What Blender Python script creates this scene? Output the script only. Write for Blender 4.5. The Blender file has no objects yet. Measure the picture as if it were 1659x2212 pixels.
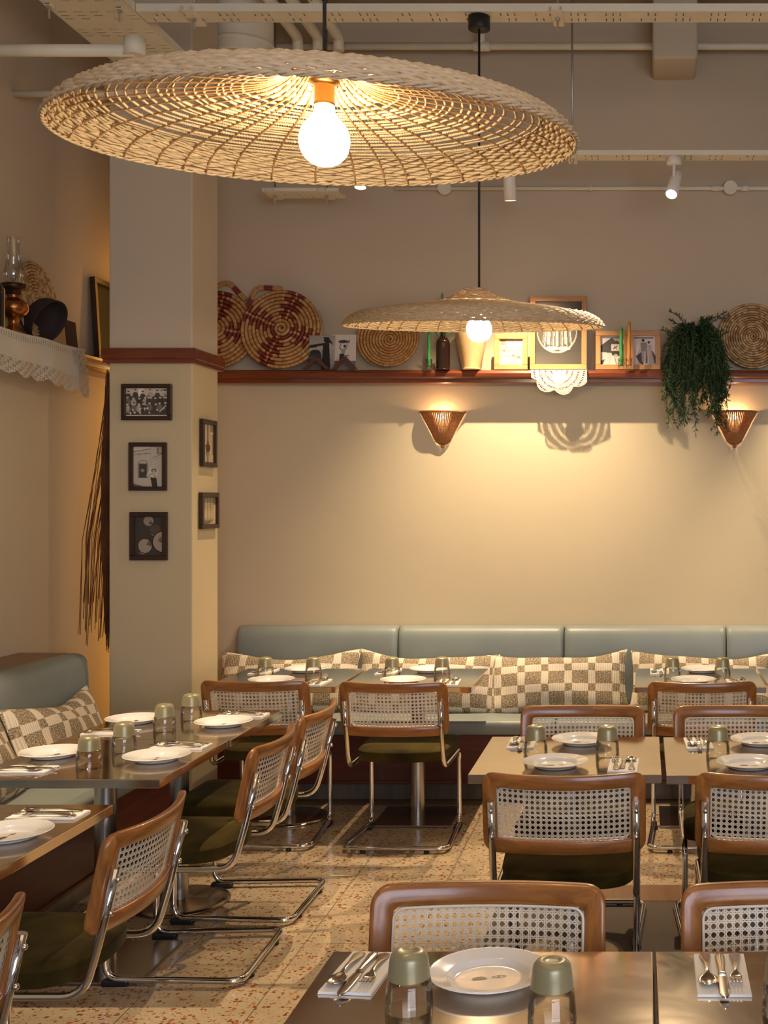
import bpy, bmesh, math, random
from math import sin, cos, pi, radians, sqrt, tan, atan2
from mathutils import Vector, Matrix

random.seed(11)
S = bpy.context.scene
COL = S.collection

# ------------------------------------------------------------------ camera
F, CX, CY, H = 2600.0, 1391.0, 1084.0, 1.65        # focal length and vanishing point in photo pixels, eye height
cam = bpy.data.cameras.new('camera'); camo = bpy.data.objects.new('camera', cam); COL.objects.link(camo)
camo.location = (0, 0, H); camo.rotation_euler = (pi/2, 0, 0)
cam.sensor_fit = 'HORIZONTAL'; cam.sensor_width = 36; cam.lens = F/1659*36
cam.shift_x = -(CX-829.5)/1659; cam.shift_y = -(1106-CY)/1659
cam.clip_start = .05
S.camera = camo

# ------------------------------------------------------------------ world and exposure
W = bpy.data.worlds.new('daylight'); S.world = W; W.use_nodes = True
W.node_tree.nodes['Background'].inputs[0].default_value = (.80, .84, 1, 1)
W.node_tree.nodes['Background'].inputs[1].default_value = .16
S.view_settings.view_transform = 'Standard'; S.view_settings.look = 'None'
S.view_settings.gamma = 1; S.view_settings.use_curve_mapping = False
S.view_settings.exposure = 0.33

WARM = (1, .74, .46)
def area(name, loc, target, sx, sy, power, col):
    l = bpy.data.lights.new(name, 'AREA'); l.shape = 'RECTANGLE'; l.size = sx; l.size_y = sy; l.energy = power; l.color = col
    o = bpy.data.objects.new(name, l); COL.objects.link(o); o.location = loc
    o.rotation_euler = (Vector(target)-Vector(loc)).to_track_quat('-Z', 'Y').to_euler(); return o
area('street_window_light', (1.8, -2.6, 2.0), (-.6, 5, .8), 3.6, 2.2, 160, (.76, .82, 1))
area('overhead_warm_fill', (.3, 2.4, 4.3), (-.2, 4.2, 0), 4.5, 4, 32, (1, .70, .40))  # added warm overhead panel filling the room, no fixture modelled
area('added_amber_strip', (-2.80, 7.12, 1.75), (-3.09, 6.62, 1.75), .06, 2.8, 4.0, (1, .44, .07))  # unseen strip added behind the column for the amber glow on the wall

# ------------------------------------------------------------------ helpers
def P(px, py, d):
    return Vector(((px-CX)*d/F, d, H-(py-CY)*d/F))

def link(o):
    COL.objects.link(o); return o
def tag(o, label=None, cat=None, group=None, kind=None):
    if label: o['label'] = label
    if cat: o['category'] = cat
    if group: o['group'] = group
    if kind: o['kind'] = kind
    return o
def empty(name, loc=(0, 0, 0), rz=0):
    o = bpy.data.objects.new(name, None); o.location = loc; o.rotation_euler = (0, 0, rz); o.empty_display_size = .05
    return link(o)
def inst(name, me, parent=None, loc=(0, 0, 0), rot=(0, 0, 0)):
    o = bpy.data.objects.new(name, me); o.location = loc; o.rotation_euler = rot
    if parent: o.parent = parent
    return link(o)
def dup(o, parent=None):
    c = o.copy(); COL.objects.link(c); c.parent = parent
    for ch in list(o.children): dup(ch, c)
    return c

class MB:
    """collects vertices and faces for one mesh"""
    def __init__(s): s.v = []; s.f = []; s.sm = []; s.col = None
    def add(s, vs, fs, smooth=False):
        b = len(s.v); s.v += [tuple(p) for p in vs]
        s.f += [tuple(b+i for i in f) for f in fs]; s.sm += [smooth]*len(fs); return b
    def box(s, x0, x1, y0, y1, z0, z1):
        s.add([(x0,y0,z0),(x1,y0,z0),(x1,y1,z0),(x0,y1,z0),(x0,y0,z1),(x1,y0,z1),(x1,y1,z1),(x0,y1,z1)],
              [(0,3,2,1),(4,5,6,7),(0,1,5,4),(1,2,6,5),(2,3,7,6),(3,0,4,7)])
    def grid(s, rows, cu=False, cv=False, smooth=True):
        nv = len(rows); nu = len(rows[0])
        vs = [p for r in rows for p in r]; fs = []
        for j in range(nv if cv else nv-1):
            for i in range(nu if cu else nu-1):
                fs.append((j*nu+i, j*nu+(i+1) % nu, ((j+1) % nv)*nu+(i+1) % nu, ((j+1) % nv)*nu+i))
        s.add(vs, fs, smooth)
    def lathe(s, prof, n=32, c=(0, 0, 0), smooth=True):
        rows = [[(c[0]+r*cos(2*pi*i/n), c[1]+r*sin(2*pi*i/n), c[2]+z) for i in range(n)] for r, z in prof]
        s.grid(rows, cu=True, smooth=smooth)
    def tube(s, pts, r, n=8, closed=False, caps=True, flat=1.0):
        pts = [Vector(p) for p in pts]; m = len(pts); rows = []
        def tan_(i):
            if closed: t = pts[(i+1) % m]-pts[(i-1) % m]
            else: t = pts[min(i+1, m-1)]-pts[max(i-1, 0)]
            return t.normalized() if t.length > 1e-9 else Vector((0, 0, 1))
        t0 = tan_(0); up = Vector((0, 0, 1)) if abs(t0.z) < .9 else Vector((0, 1, 0))
        nrm = (up-t0*up.dot(t0)).normalized()
        for i in range(m):
            t = tan_(i); nrm = (nrm-t*nrm.dot(t)).normalized(); bi = t.cross(nrm)
            rr = r[i] if isinstance(r, (list, tuple)) else r
            rows.append([pts[i]+(nrm*cos(2*pi*k/n)*flat+bi*sin(2*pi*k/n))*rr for k in range(n)])
        b = len(s.v); s.grid(rows, cu=True, cv=closed)
        if caps and not closed:
            s.f.append(tuple(b+k for k in reversed(range(n)))); s.sm.append(False)
            s.f.append(tuple(b+(m-1)*n+k for k in range(n))); s.sm.append(False)
    def loops(s, rings, cap0=True, cap1=True, smooth=True):
        n = len(rings[0]); b = len(s.v); s.grid(rings, cu=True, smooth=smooth)
        if cap0: s.f.append(tuple(b+k for k in reversed(range(n)))); s.sm.append(False)
        if cap1: s.f.append(tuple(b+(len(rings)-1)*n+k for k in range(n))); s.sm.append(False)
    def mesh(s, name, mat=None):
        me = bpy.data.meshes.new(name); me.from_pydata(s.v, [], s.f)
        me.polygons.foreach_set('use_smooth', s.sm)
        if s.col:
            a = me.color_attributes.new('tint', 'FLOAT_COLOR', 'POINT')
            a.data.foreach_set('color', [c for q in s.col for c in (*q[:3], 1)])
        if mat: me.materials.append(mat)
        me.update(); return me
    def build(s, name, mat=None, parent=None, loc=(0, 0, 0), rot=(0, 0, 0)):
        return inst(name, s.mesh(name, mat), parent, loc, rot)

def bevel_box(x0, x1, y0, y1, z0, z1, w=.003, seg=2):
    bm = bmesh.new(); bmesh.ops.create_cube(bm, size=1)
    for v in bm.verts:
        v.co = Vector((x0+(v.co.x+.5)*(x1-x0), y0+(v.co.y+.5)*(y1-y0), z0+(v.co.z+.5)*(z1-z0)))
    bmesh.ops.bevel(bm, geom=bm.edges[:], offset=w, segments=seg, profile=.5, affect='EDGES')
    mb = MB(); bm.verts.index_update()
    mb.add([v.co for v in bm.verts], [[v.index for v in f.verts] for f in bm.faces], seg > 2)
    bm.free(); return mb
def rbox(name, b, mat, parent=None, w=.003, seg=2, **k):
    return bevel_box(*b, w=w, seg=seg).build(name, mat, parent, **k)

def fillet(pts, r, seg=6, closed=False):
    pts = [Vector(p) for p in pts]; out = []; m = len(pts)
    for i in range(m):
        if not closed and i in (0, m-1): out.append(pts[i]); continue
        a, b, c = pts[i-1], pts[i], pts[(i+1) % m]
        rr = min(r, (a-b).length*.49, (c-b).length*.49)
        p = b+(a-b).normalized()*rr; q = b+(c-b).normalized()*rr
        for k in range(seg+1):
            t = k/seg; out.append(p*(1-t)**2+b*2*t*(1-t)+q*t*t)
    return out
def rrect(hw, hh, r, seg=5, nst=10, nsd=4):
    """rounded rectangle outline with divided straight runs, same count for any size"""
    r = max(r, 1e-4); pts = []
    cs = [(hw-r, hh-r, 0), (-hw+r, hh-r, 90), (-hw+r, -hh+r, 180), (hw-r, -hh+r, 270)]
    for k, (cx, cy, a) in enumerate(cs):
        for i in range(seg+1):
            t = radians(a+90*i/seg); pts.append((cx+r*cos(t), cy+r*sin(t)))
        nx = cs[(k+1) % 4]; t = radians(a+90); e = (cx+r*cos(t), cy+r*sin(t)); f = (nx[0]+r*cos(t), nx[1]+r*sin(t))
        n = nst if k % 2 == 0 else nsd
        for i in range(1, n): pts.append((e[0]+(f[0]-e[0])*i/n, e[1]+(f[1]-e[1])*i/n))
    return pts
def catmull(ctrl, n):
    out = []
    for i in range(len(ctrl)-1):
        p0 = ctrl[max(i-1, 0)]; p1 = ctrl[i]; p2 = ctrl[i+1]; p3 = ctrl[min(i+2, len(ctrl)-1)]
        for k in range(n):
            t = k/n
            out.append(tuple(.5*(2*b+(c-a)*t+(2*a-5*b+4*c-d)*t*t+(-a+3*b-3*c+d)*t**3) for a, b, c, d in zip(p0, p1, p2, p3)))
    out.append(tuple(ctrl[-1])); return out

# ------------------------------------------------------------------ materials
class NT:
    def __init__(s, name):
        s.m = bpy.data.materials.new(name); s.m.use_nodes = True; s.t = s.m.node_tree; s.n = s.t.nodes
        s.b = s.n['Principled BSDF']; s.out = s.n['Material Output']
    def node(s, ty, **kw):
        n = s.n.new(ty)
        for k, v in kw.items():
            if k.startswith('_'): setattr(n, k[1:], v)
            else:
                i = n.inputs[int(k[1:])] if k[0] == 'i' and k[1:].isdigit() else n.inputs[k.replace('__', ' ')]
                if hasattr(v, 'is_output') or hasattr(v, 'links'): s.t.links.new(v, i)
                else: i.default_value = v
        return n
    def lk(s, a, b): s.t.links.new(a, b)
    def set(s, **kw):
        for k, v in kw.items():
            i = s.b.inputs[k.replace('__', ' ')]
            if hasattr(v, 'links'): s.lk(v, i)
            else: i.default_value = (*v, 1) if isinstance(v, tuple) and len(v) == 3 else v
        return s
    def coord(s, kind='Object', scale=(1, 1, 1)):
        if kind == 'World': o = s.node('ShaderNodeNewGeometry').outputs['Position']
        else: o = s.node('ShaderNodeTexCoord').outputs[kind]
        mp = s.node('ShaderNodeMapping'); mp.inputs['Scale'].default_value = scale; s.lk(o, mp.inputs['Vector']); return mp.outputs[0]
    def noise(s, v, scale=5, detail=4, rough=.55, dist=0):
        n = s.node('ShaderNodeTexNoise'); s.lk(v, n.inputs['Vector'])
        n.inputs['Scale'].default_value = scale; n.inputs['Detail'].default_value = detail
        n.inputs['Roughness'].default_value = rough; n.inputs['Distortion'].default_value = dist; return n.outputs['Fac']
    def ramp(s, fac, stops):
        r = s.node('ShaderNodeValToRGB'); s.lk(fac, r.inputs[0]); e = r.color_ramp.elements
        while len(e) < len(stops): e.new(.5)
        for x, (p, c) in zip(e, stops): x.position = p; x.color = (*c, 1) if len(c) == 3 else c
        return r.outputs[0]
    def math(s, op, a, b=0, c=None):
        n = s.node('ShaderNodeMath', _operation=op)
        for i, v in enumerate((a, b) if c is None else (a, b, c)):
            if hasattr(v, 'links'): s.lk(v, n.inputs[i])
            else: n.inputs[i].default_value = v
        return n.outputs[0]
    def mix(s, fac, a, b):
        n = s.node('ShaderNodeMix', _data_type='RGBA')
        for i, v in ((0, fac), (6, a), (7, b)):
            if hasattr(v, 'links'): s.lk(v, n.inputs[i])
            else: n.inputs[i].default_value = (*v, 1) if isinstance(v, tuple) and len(v) == 3 else v
        return n.outputs[2]
    def bump(s, h, strength=.3, dist=.002):
        b = s.node('ShaderNodeBump'); b.inputs['Strength'].default_value = strength; b.inputs['Distance'].default_value = dist
        s.lk(h, b.inputs['Height']); s.lk(b.outputs[0], s.b.inputs['Normal']); return s

def plain(name, c, rough=.5, metal=0, var=.0, bump=0, bscale=60, **kw):
    t = NT(name); t.set(Base__Color=c, Roughness=rough, Metallic=metal, **kw)
    if var:
        f = t.noise(t.coord(), 6, 5); lo = tuple(x*(1-var) for x in c); hi = tuple(min(1, x*(1+var)) for x in c)
        t.set(Base__Color=t.ramp(f, [(.3, lo), (.7, hi)]))
    if bump: t.bump(t.noise(t.coord(), bscale, 4), bump)
    return t.m
def wood(name, dark, light, axis='x', scale=1.0, rough=.35, coat=.25, kind='Object'):
    t = NT(name); sc = {'x': (1.2, 14, 14), 'y': (14, 1.2, 14), 'z': (14, 14, 1.2)}[axis]
    v = t.coord(kind, tuple(q*scale for q in sc))
    f = t.noise(v, 2.2, 7, .62, .6); g = t.noise(v, 9, 3, .5)
    c = t.ramp(f, [(.28, dark), (.5, tuple((a+b)/2 for a, b in zip(dark, light))), (.72, light)])
    c = t.mix(t.math('MULTIPLY', g, .25), c, dark)
    t.set(Base__Color=c, Roughness=rough, Coat__Weight=coat, Coat__Roughness=.15)
    t.bump(g, .08, .001); return t.m

M = {}
def plaster(name, c, rough=.85, bump=.25, low=None):
    t = NT(name); v = t.coord('World')
    f = t.noise(v, 1.3, 6, .6); g = t.noise(v, 45, 4)
    col = t.ramp(f, [(.3, tuple(x*.95 for x in c)), (.7, c)])
    if low:                                      # warmer cream below the picture shelf
        z = t.node('ShaderNodeSeparateXYZ'); t.lk(v, z.inputs[0])
        col = t.mix(t.math('LESS_THAN', z.outputs[2], 2.39), col, t.ramp(f, [(.3, tuple(x*.95 for x in low)), (.7, low)]))
    t.set(Base__Color=col, Roughness=rough)
    t.bump(g, bump, .0015); return t.m
M['wall'] = plaster('cream_plaster', (.54, .44, .305), low=(.565, .475, .32))
M['column'] = plaster('cream_paint', (.56, .46, .33), .7, .5, low=(.56, .455, .275))
M['ceiling'] = plaster('dark_soffit', (.34, .27, .19), .9, .4)
M['concrete'] = plaster('rough_concrete', (.58, .50, .36), .95, 1.0)
M['cream_metal'] = plain('cream_painted_metal', (.72, .65, .49), .5, var=.05)
M['white_metal'] = plain('white_painted_metal', (.74, .68, .58), .45)
M['zinc'] = plain('zinc_steel', (.5, .48, .44), .4, .9)
M['black'] = plain('black_plastic', (.012, .011, .010), .5)
M['chrome'] = plain('chrome', (.78, .76, .74), .07, 1)
M['brass'] = plain('aged_brass', (.30, .15, .045), .38, 1, var=.25)
M['copper'] = plain('aged_copper', (.36, .14, .045), .3, 1, var=.35)
M['burner'] = plain('blackened_brass', (.06, .03, .015), .4, .8)
M['chair_wood_z'] = wood('beech_frame_side', (.16, .050, .009), (.50, .195, .044), 'z', 1.0, .32, .3)
M['chair_wood'] = wood('beech_frame', (.16, .050, .009), (.50, .195, .044), 'x', 1.0, .32, .3)
M['shelf_wood'] = wood('mahogany_shelf', (.09, .015, .005), (.24, .055, .014), 'x', .7, .28, .5, 'World')
M['shelf_wood_y'] = wood('mahogany_shelf_side', (.09, .015, .005), (.24, .055, .014), 'y', .7, .28, .5, 'World')
M['panel_wood'] = wood('mahogany_panel', (.06, .009, .003), (.15, .030, .008), 'x', .8, .4, .2, 'World')
M['panel_wood_y'] = wood('mahogany_panel_side', (.06, .009, .003), (.15, .030, .008), 'y', .8, .4, .2, 'World')
M['plinth'] = wood('bronze_plinth', (.10, .075, .05), (.20, .155, .11), 'z', .8, .35, .1, 'World')
M['ledge_wood'] = wood('walnut_ledge', (.13, .06, .025), (.25, .12, .05), 'y', .8, .4, .2, 'World')
M['frame_oak'] = wood('oak_frame', (.36, .15, .045), (.56, .29, .11), 'z', 1.6, .45, .1)
M['frame_oak_x'] = wood('oak_frame_rail', (.36, .15, .045), (.56, .29, .11), 'x', 1.6, .45, .1)
M['frame_dark'] = plain('dark_frame', (.035, .013, .008), .35, var=.3)
M['easel'] = wood('dark_easel', (.05, .015, .008), (.12, .035, .015), 'x', 2)
M['paper'] = plain('white_napkin', (.80, .78, .76), .8, bump=.1, bscale=300)
M['ceramic'] = plain('white_ceramic', (.80, .78, .76), .12, Coat__Weight=.5, Coat__Roughness=.04)
M['emblem'] = plain('brown_print', (.10, .045, .03), .3)
M['cane'] = plain('woven_cane', (.78, .66, .49), .5, var=.16)
M['spline'] = plain('cane_spline', (.74, .66, .54), .45)
M['velvet'] = None
t = NT('olive_velvet'); v = t.coord(); f = t.noise(v, 5, 3, .5, .8)
t.set(Base__Color=t.ramp(f, [(.35, (.020, .0135, .002)), (.65, (.066, .045, .007))]), Roughness=.85, Specular__IOR__Level=.15, Sheen__Weight=.10, Sheen__Roughness=.35, Sheen__Tint=(.55, .45, .2, 1))
t.bump(t.noise(v, 250, 2), .1, .001); M['velvet'] = t.m
t = NT('sage_leather'); v = t.coord('World'); f = t.noise(v, 3, 3); w = t.noise(v, 180, 3)
t.set(Base__Color=t.ramp(f, [(.3, (.205, .235, .222)), (.7, (.245, .275, .258))]), Roughness=.42); t.bump(t.math('ADD', t.math('MULTIPLY', w, .25), t.noise(v, 14, 3, .5, .6)), .18, .004); M['leather'] = t.m
t = NT('brushed_steel'); v = t.coord('World', (3, 3, 3)); f = t.noise(v, 1.6, 5, .6, 1.4); g = t.noise(t.coord('World', (4, 300, 4)), 1, 2)
t.set(Base__Color=t.ramp(f, [(.3, (.66, .56, .45)), (.7, (.74, .64, .52))]), Metallic=1.0, Roughness=t.math('ADD', t.math('MULTIPLY', f, .10), .055)); t.bump(g, .03, .0005); M['steel'] = t.m
t = NT('bronzed_steel'); f = t.noise(t.coord('World'), 8, 4)
t.set(Base__Color=(.36, .29, .22), Metallic=1, Roughness=.24); M['bronze'] = t.m
t = NT('satin_steel'); g = t.noise(t.coord('Object', (300, 300, 2)), 1, 2)
t.set(Base__Color=(.55, .53, .50), Metallic=1, Roughness=.26); t.bump(g, .04, .0005); M['pedestal'] = t.m
M['cutlery'] = plain('cutlery_steel', (.62, .56, .48), .16, 1)

# terrazzo: cream cement with rust chips
t = NT('terrazzo'); v = t.coord('World'); vd = t.node('ShaderNodeVectorMath', _operation='ADD')
nz = t.node('ShaderNodeTexNoise'); t.lk(v, nz.inputs['Vector']); nz.inputs['Scale'].default_value = 60
sc = t.node('ShaderNodeVectorMath', _operation='SCALE'); t.lk(nz.outputs['Color'], sc.inputs[0]); sc.inputs['Scale'].default_value = .014
t.lk(v, vd.inputs[0]); t.lk(sc.outputs[0], vd.inputs[1])
def chips(scale, size, share):
    vo = t.node('ShaderNodeTexVoronoi', _feature='F1'); t.lk(vd.outputs[0], vo.inputs['Vector']); vo.inputs['Scale'].default_value = scale
    sp = t.node('ShaderNodeSeparateColor'); t.lk(vo.outputs['Color'], sp.inputs[0])
    near = t.math('LESS_THAN', vo.outputs['Distance'], t.math('MULTIPLY', sp.outputs[1], size))
    return t.math('MULTIPLY', near, t.math('LESS_THAN', sp.outputs[0], share)), sp.outputs[2]
a1, r1 = chips(66, .58, .62); a2, r2 = chips(120, .55, .55)
base = t.ramp(t.noise(v, 7, 5), [(.3, (.37, .29, .185)), (.7, (.48, .385, .255))])
rust = t.ramp(r1, [(0, (.12, .03, .01)), (.5, (.27, .08, .025)), (1, (.42, .17, .06))])
c = t.mix(a2, base, t.ramp(r2, [(0, (.26, .10, .05)), (1, (.44, .24, .12))])); c = t.mix(a1, c, rust)
t.set(Base__Color=c, Roughness=.22); M['terrazzo'] = t.m
M['grout'] = plain('grout', (.16, .11, .07), .9)
t = NT('woven_mat'); v = t.coord('World', (1, 1, 1)); wv = t.node('ShaderNodeTexChecker'); t.lk(v, wv.inputs[0]); wv.inputs['Scale'].default_value = 160
t.set(Base__Color=t.mix(wv.outputs['Fac'], (.06, .042, .03), (.13, .095, .07)), Roughness=.9); M['mat'] = t.m

# woven straw: opaque strands that let some light through
def straw(name, lo, hi, trans=.3, scale=(9, 9, 40)):
    t = NT(name); f = t.noise(t.coord('Object', scale), 4, 4)
    c = t.ramp(f, [(.3, lo), (.7, hi)]); t.set(Base__Color=c, Roughness=.6)
    if trans:
        tr = t.node('ShaderNodeBsdfTranslucent'); t.lk(c, tr.inputs[0]); mx = t.node('ShaderNodeMixShader'); mx.inputs[0].default_value = trans
        t.lk(t.b.outputs[0], mx.inputs[1]); t.lk(tr.outputs[0], mx.inputs[2]); t.lk(mx.outputs[0], t.out.inputs[0])
    return t.m
M['straw'] = straw('pale_straw', (.56, .41, .23), (.80, .63, .41), .28)
M['straw2'] = straw('thin_straw', (.44, .30, .15), (.66, .50, .30), .3)
M['rib'] = straw('cane_rib', (.34, .17, .06), (.50, .28, .11), 0)
M['wicker'] = straw('brown_wicker', (.30, .115, .035), (.50, .23, .08), .22)
M['twig'] = plain('dry_twig', (.16, .06, .02), .9, var=.4)

def tinted(name, rough=.6, bumpscale=0):
    t = NT(name); a = t.node('ShaderNodeVertexColor', _layer_name='tint')
    t.set(Base__Color=a.outputs['Color'], Roughness=rough)
    if bumpscale: t.bump(t.noise(t.coord(), bumpscale, 4), .4, .002)
    return t.m
M['coil'] = tinted('coiled_straw', .55, 300)
M['print'] = tinted('photo_print', .7)

def clear(name, tint=(1, 1, 1), refl=.12, blend=.22):
    t = NT(name); t.n.remove(t.b)
    tr = t.node('ShaderNodeBsdfTransparent'); tr.inputs[0].default_value = (*tint, 1)
    gl = t.node('ShaderNodeBsdfGlossy'); gl.inputs['Roughness'].default_value = .03
    lw = t.node('ShaderNodeLayerWeight'); lw.inputs['Blend'].default_value = blend
    f = t.math('ADD', t.math('MULTIPLY', lw.outputs['Fresnel'], .75), refl*.2)
    mx = t.node('ShaderNodeMixShader'); t.lk(f, mx.inputs[0]); t.lk(tr.outputs[0], mx.inputs[1]); t.lk(gl.outputs[0], mx.inputs[2])
    t.lk(mx.outputs[0], t.out.inputs[0]); return t.m
M['glass'] = clear('clear_glass', (.985, .98, .955))
M['chimney'] = clear('lamp_chimney_glass', (.97, .96, .93), .3, .42)
t = NT('frosted_olive'); f = t.noise(t.coord(), 300, 2)
t.set(Base__Color=(.36, .315, .165), Roughness=.34, Metallic=.25, Transmission__Weight=.25, Sheen__Weight=.2); M['frost'] = t.m
M['bottle'] = plain('brown_bottle_glass', (.018, .007, .004), .06, Coat__Weight=.6)
M['pot'] = plain('tan_pottery', (.56, .36, .17), .4, var=.25, bump=.2, bscale=20, Coat__Weight=.3)
M['green_wax'] = plain('green_wax', (.05, .30, .07), .5, var=.3, bump=.6, bscale=90)
M['amber_wax'] = plain('amber_wax', (.60, .26, .04), .45, var=.15, bump=.4, bscale=90, Subsurface__Weight=.2)
M['leaf'] = plain('green_leaf', (.022, .055, .016), .5, var=.5)
M['leaf2'] = plain('bright_leaf', (.10, .22, .05), .5, var=.4)
M['stem'] = plain('green_stem', (.07, .10, .03), .6)
M['lace'] = plain('white_lace', (.54, .49, .41), .8, var=.05)
M['felt'] = plain('dark_felt', (.022, .012, .009), .85, var=.3)
def emit(name, c, s):
    t = NT(name); t.set(Base__Color=c, Emission__Color=(*c, 1), Emission__Strength=s); return t.m
M['bulb'] = emit('opal_bulb', (1, .78, .50), 80)
M['spot_lens'] = emit('spot_lens', (1, .82, .58), 30)
M['sconce_bulb'] = emit('sconce_bulb', (1, .64, .32), 190)

# woven cushion cloth: cream ribs with brown checks of two widths
t = NT('check_cushion'); uv = t.node('ShaderNodeUVMap').outputs[0]
sp = t.node('ShaderNodeSeparateXYZ'); t.lk(uv, sp.inputs[0])
wob = t.noise(t.coord('Object'), 7, 2)
ux = t.math('ADD', sp.outputs[0], t.math('MULTIPLY', wob, .02)); uy = t.math('ADD', sp.outputs[1], t.math('MULTIPLY', wob, .015))
nar = t.math('LESS_THAN', t.math('FRACT', t.math('MULTIPLY', ux, 1/.135)), .31)
thin = t.math('LESS_THAN', t.math('FRACT', t.math('ADD', t.math('MULTIPLY', uy, 1/.118), .32)), .37)
chk = t.math('SUBTRACT', 1, t.math('ABSOLUTE', t.math('SUBTRACT', nar, thin)))
spk = t.noise(t.coord('UV', (110, 230, 1)), 1, 2, .6)
rib = t.math('SINE', t.math('MULTIPLY', sp.outputs[0], 620))
crm = t.ramp(t.math('ADD', t.math('MULTIPLY', rib, .5), .5), [(0, (.60, .50, .38)), (1, (.78, .68, .54))])
brn = t.ramp(spk, [(.38, (.13, .095, .05)), (.48, (.27, .205, .125)), (.66, (.56, .46, .33))])
t.set(Base__Color=t.mix(chk, crm, brn), Roughness=.9); t.bump(t.math('ADD', rib, t.math('MULTIPLY', spk, 3)), .35, .003); M['cushion'] = t.m

# ------------------------------------------------------------------ room shell
YW, XL, XR, ZC = 7.28, -3.09, 4.2, 4.62
def struct(name, b, mat):
    mb = MB(); mb.box(*b); return tag(mb.build(name, mat), kind='structure')
floor = struct('floor', (XL-.2, XR+.2, -3.2, YW+.2, -.15, -.004), M['grout'])
struct('wall_back', (XL-.2, XR+.2, YW, YW+.2, -.004, ZC), M['wall'])
struct('wall_left', (XL-.2, XL, -3.2, YW, -.004, ZC), M['wall'])
struct('wall_right', (XR, XR+.2, -3.2, YW, -.004, ZC), M['wall'])
struct('ceiling', (XL-.2, XR+.2, -3.2, YW+.2, ZC, ZC+.15), M['ceiling'])
CXL, CXR, CY0, CY1 = -2.725, -2.30, 6.13, 6.50
tag(rbox('column', (CXL, CXR, CY0, CY1, -.004, ZC), M['column'], w=.008, seg=2), kind='structure')
tg = .41; me = bevel_box(-tg/2+.0016, tg/2-.0016, -tg/2+.0016, tg/2-.0016, -.02, 0, .0012, 1).mesh('tile', M['terrazzo'])
for i in range(-5, 10):
    for j in range(-5, 6):
        x = -1.268+tg*(i+.5); y = 4.497+tg*(j+.5)
        if x-tg/2 < XL or y+tg/2 > 6.72: continue
        inst('tile', me, floor, (x, y, 0))
# picture shelf running round the room at one height
ZS0, ZS1 = 2.362, 2.432
def shelf(name, a, b, depth_dir, mat, label):
    """moulded plank: a rounded nose above a set back bead"""
    root = empty(name, a); a = Vector(a); b = Vector(b)
    prof = [(0, ZS1), (.135, ZS1), (.150, ZS1-.006), (.155, ZS1-.02), (.150, ZS1-.040), (.138, ZS1-.050), (.128, ZS1-.053), (.128, ZS0-.002), (.120, ZS0-.008), (0, ZS0-.008)]
    mb = MB(); rows = [[Vector((p.x, p.y, z))+Vector(depth_dir)*d-a for d, z in prof] for p in (a, b)]
    n = len(prof); mb.loops([rows[0], rows[1]], smooth=False)
    mb.build('plank', mat, root); return tag(root, label, 'shelf')
shelf('picture_shelf', (-2.6, YW, 0), (3.2, YW, 0), (0, -1, 0), M['shelf_wood'], 'long dark mahogany picture shelf along the back wall')
shelf('picture_shelf', (XL, 3.2, 0), (XL, 7.12, 0), (1, 0, 0), M['shelf_wood_y'], 'dark mahogany picture shelf on the left wall beside the column')
mb = MB(); e = .028
ring = lambda d: [(CXL-d, CY0-d), (CXR+d, CY0-d), (CXR+d, CY1+d), (CXL-d, CY1+d)]
rows = []
for d, z in ((-.002, ZS0-.008), (e*.8, ZS0-.008), (e*.8, ZS0+.012), (e, ZS0+.016), (e, ZS1-.006), (e*.7, ZS1), (-.002, ZS1)):
    rows.append([(x, y, z) for x, y in ring(d)])
mb.loops(rows, smooth=False)
tag(mb.build('trim_1', M['shelf_wood']), kind='structure')
rbox('beam', (.05, .31, 6.92, YW+.01, 4.20, ZC), M['concrete'], w=.02, seg=3)['kind'] = 'structure'
for (x0, x1, y0, y1, z0) in ((XL, XR, 3.4, 3.75, 4.40), (XL, XR, 6.55, 6.8, 4.52)):
    rbox('ceiling_beam', (x0, x1, y0, y1, z0, ZC), M['ceiling'], w=.01)['kind'] = 'structure'

# ------------------------------------------------------------------ services under the ceiling
def perforated(xs, ys, slot):
    mb = MB()
    nx, ny = len(xs), len(ys); mb.v = [(x, y, 0) for y in ys for x in xs]
    for j in range(ny-1):
        for i in range(nx-1):
            if not slot(i, j): mb.f.append((j*nx+i, j*nx+i+1, (j+1)*nx+i+1, (j+1)*nx+i)); mb.sm.append(False)
    return mb
def cable_tray(length, width, flange, pitch, label, loc, rz, lanes, lip=.012):
    root = empty('cable_tray', loc, rz); tag(root, label, 'cable tray', 'cream perforated cable trays')
    xs = [0]; kinds = []
    n = int(length/pitch)
    for k in range(n):
        x = k*pitch
        for q in range(3):
            xs += [x+pitch*(.28+.2*q), x+pitch*(.28+.2*q)+.0055]; kinds += [None, k]
    xs.append(length); kinds.append(None)
    ys = [0]; jk = []
    for q in range(lanes):
        c = width*(q+.5)/lanes; h = width/lanes*.27
        ys += [c-h, c+h]; jk += [None, q]
    ys.append(width); jk.append(None)
    mb = perforated(xs, ys, lambda i, j: kinds[i] is not None and jk[j] is not None and (kinds[i]*3+jk[j]*2+i // 2 * 5) % 7 != 0)
    mb.build('tray_bottom', M['cream_metal'], root)
    for y in (0, width):
        f = MB(); f.box(0, length, y-.0012, y+.0012, 0, flange); f.box(0, length, min(y, y+(lip if y == 0 else -lip)), max(y, y+(lip if y == 0 else -lip)), flange-.002, flange)
        f.build('tray_side', M['cream_metal'], root)
    return root
tr1 = cable_tray(5.4, .125, .036, .16, 'long cream perforated cable tray nearest the ceiling, carrying the pendant mount', (-2.30, 5.45, 3.87), 0, 2)
tr2 = cable_tray(5.7, .11, .026, .17, 'lower slim cream cable tray at right carrying the white spotlights', (-1.9, 6.55, 3.538), 0, 2)
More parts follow.
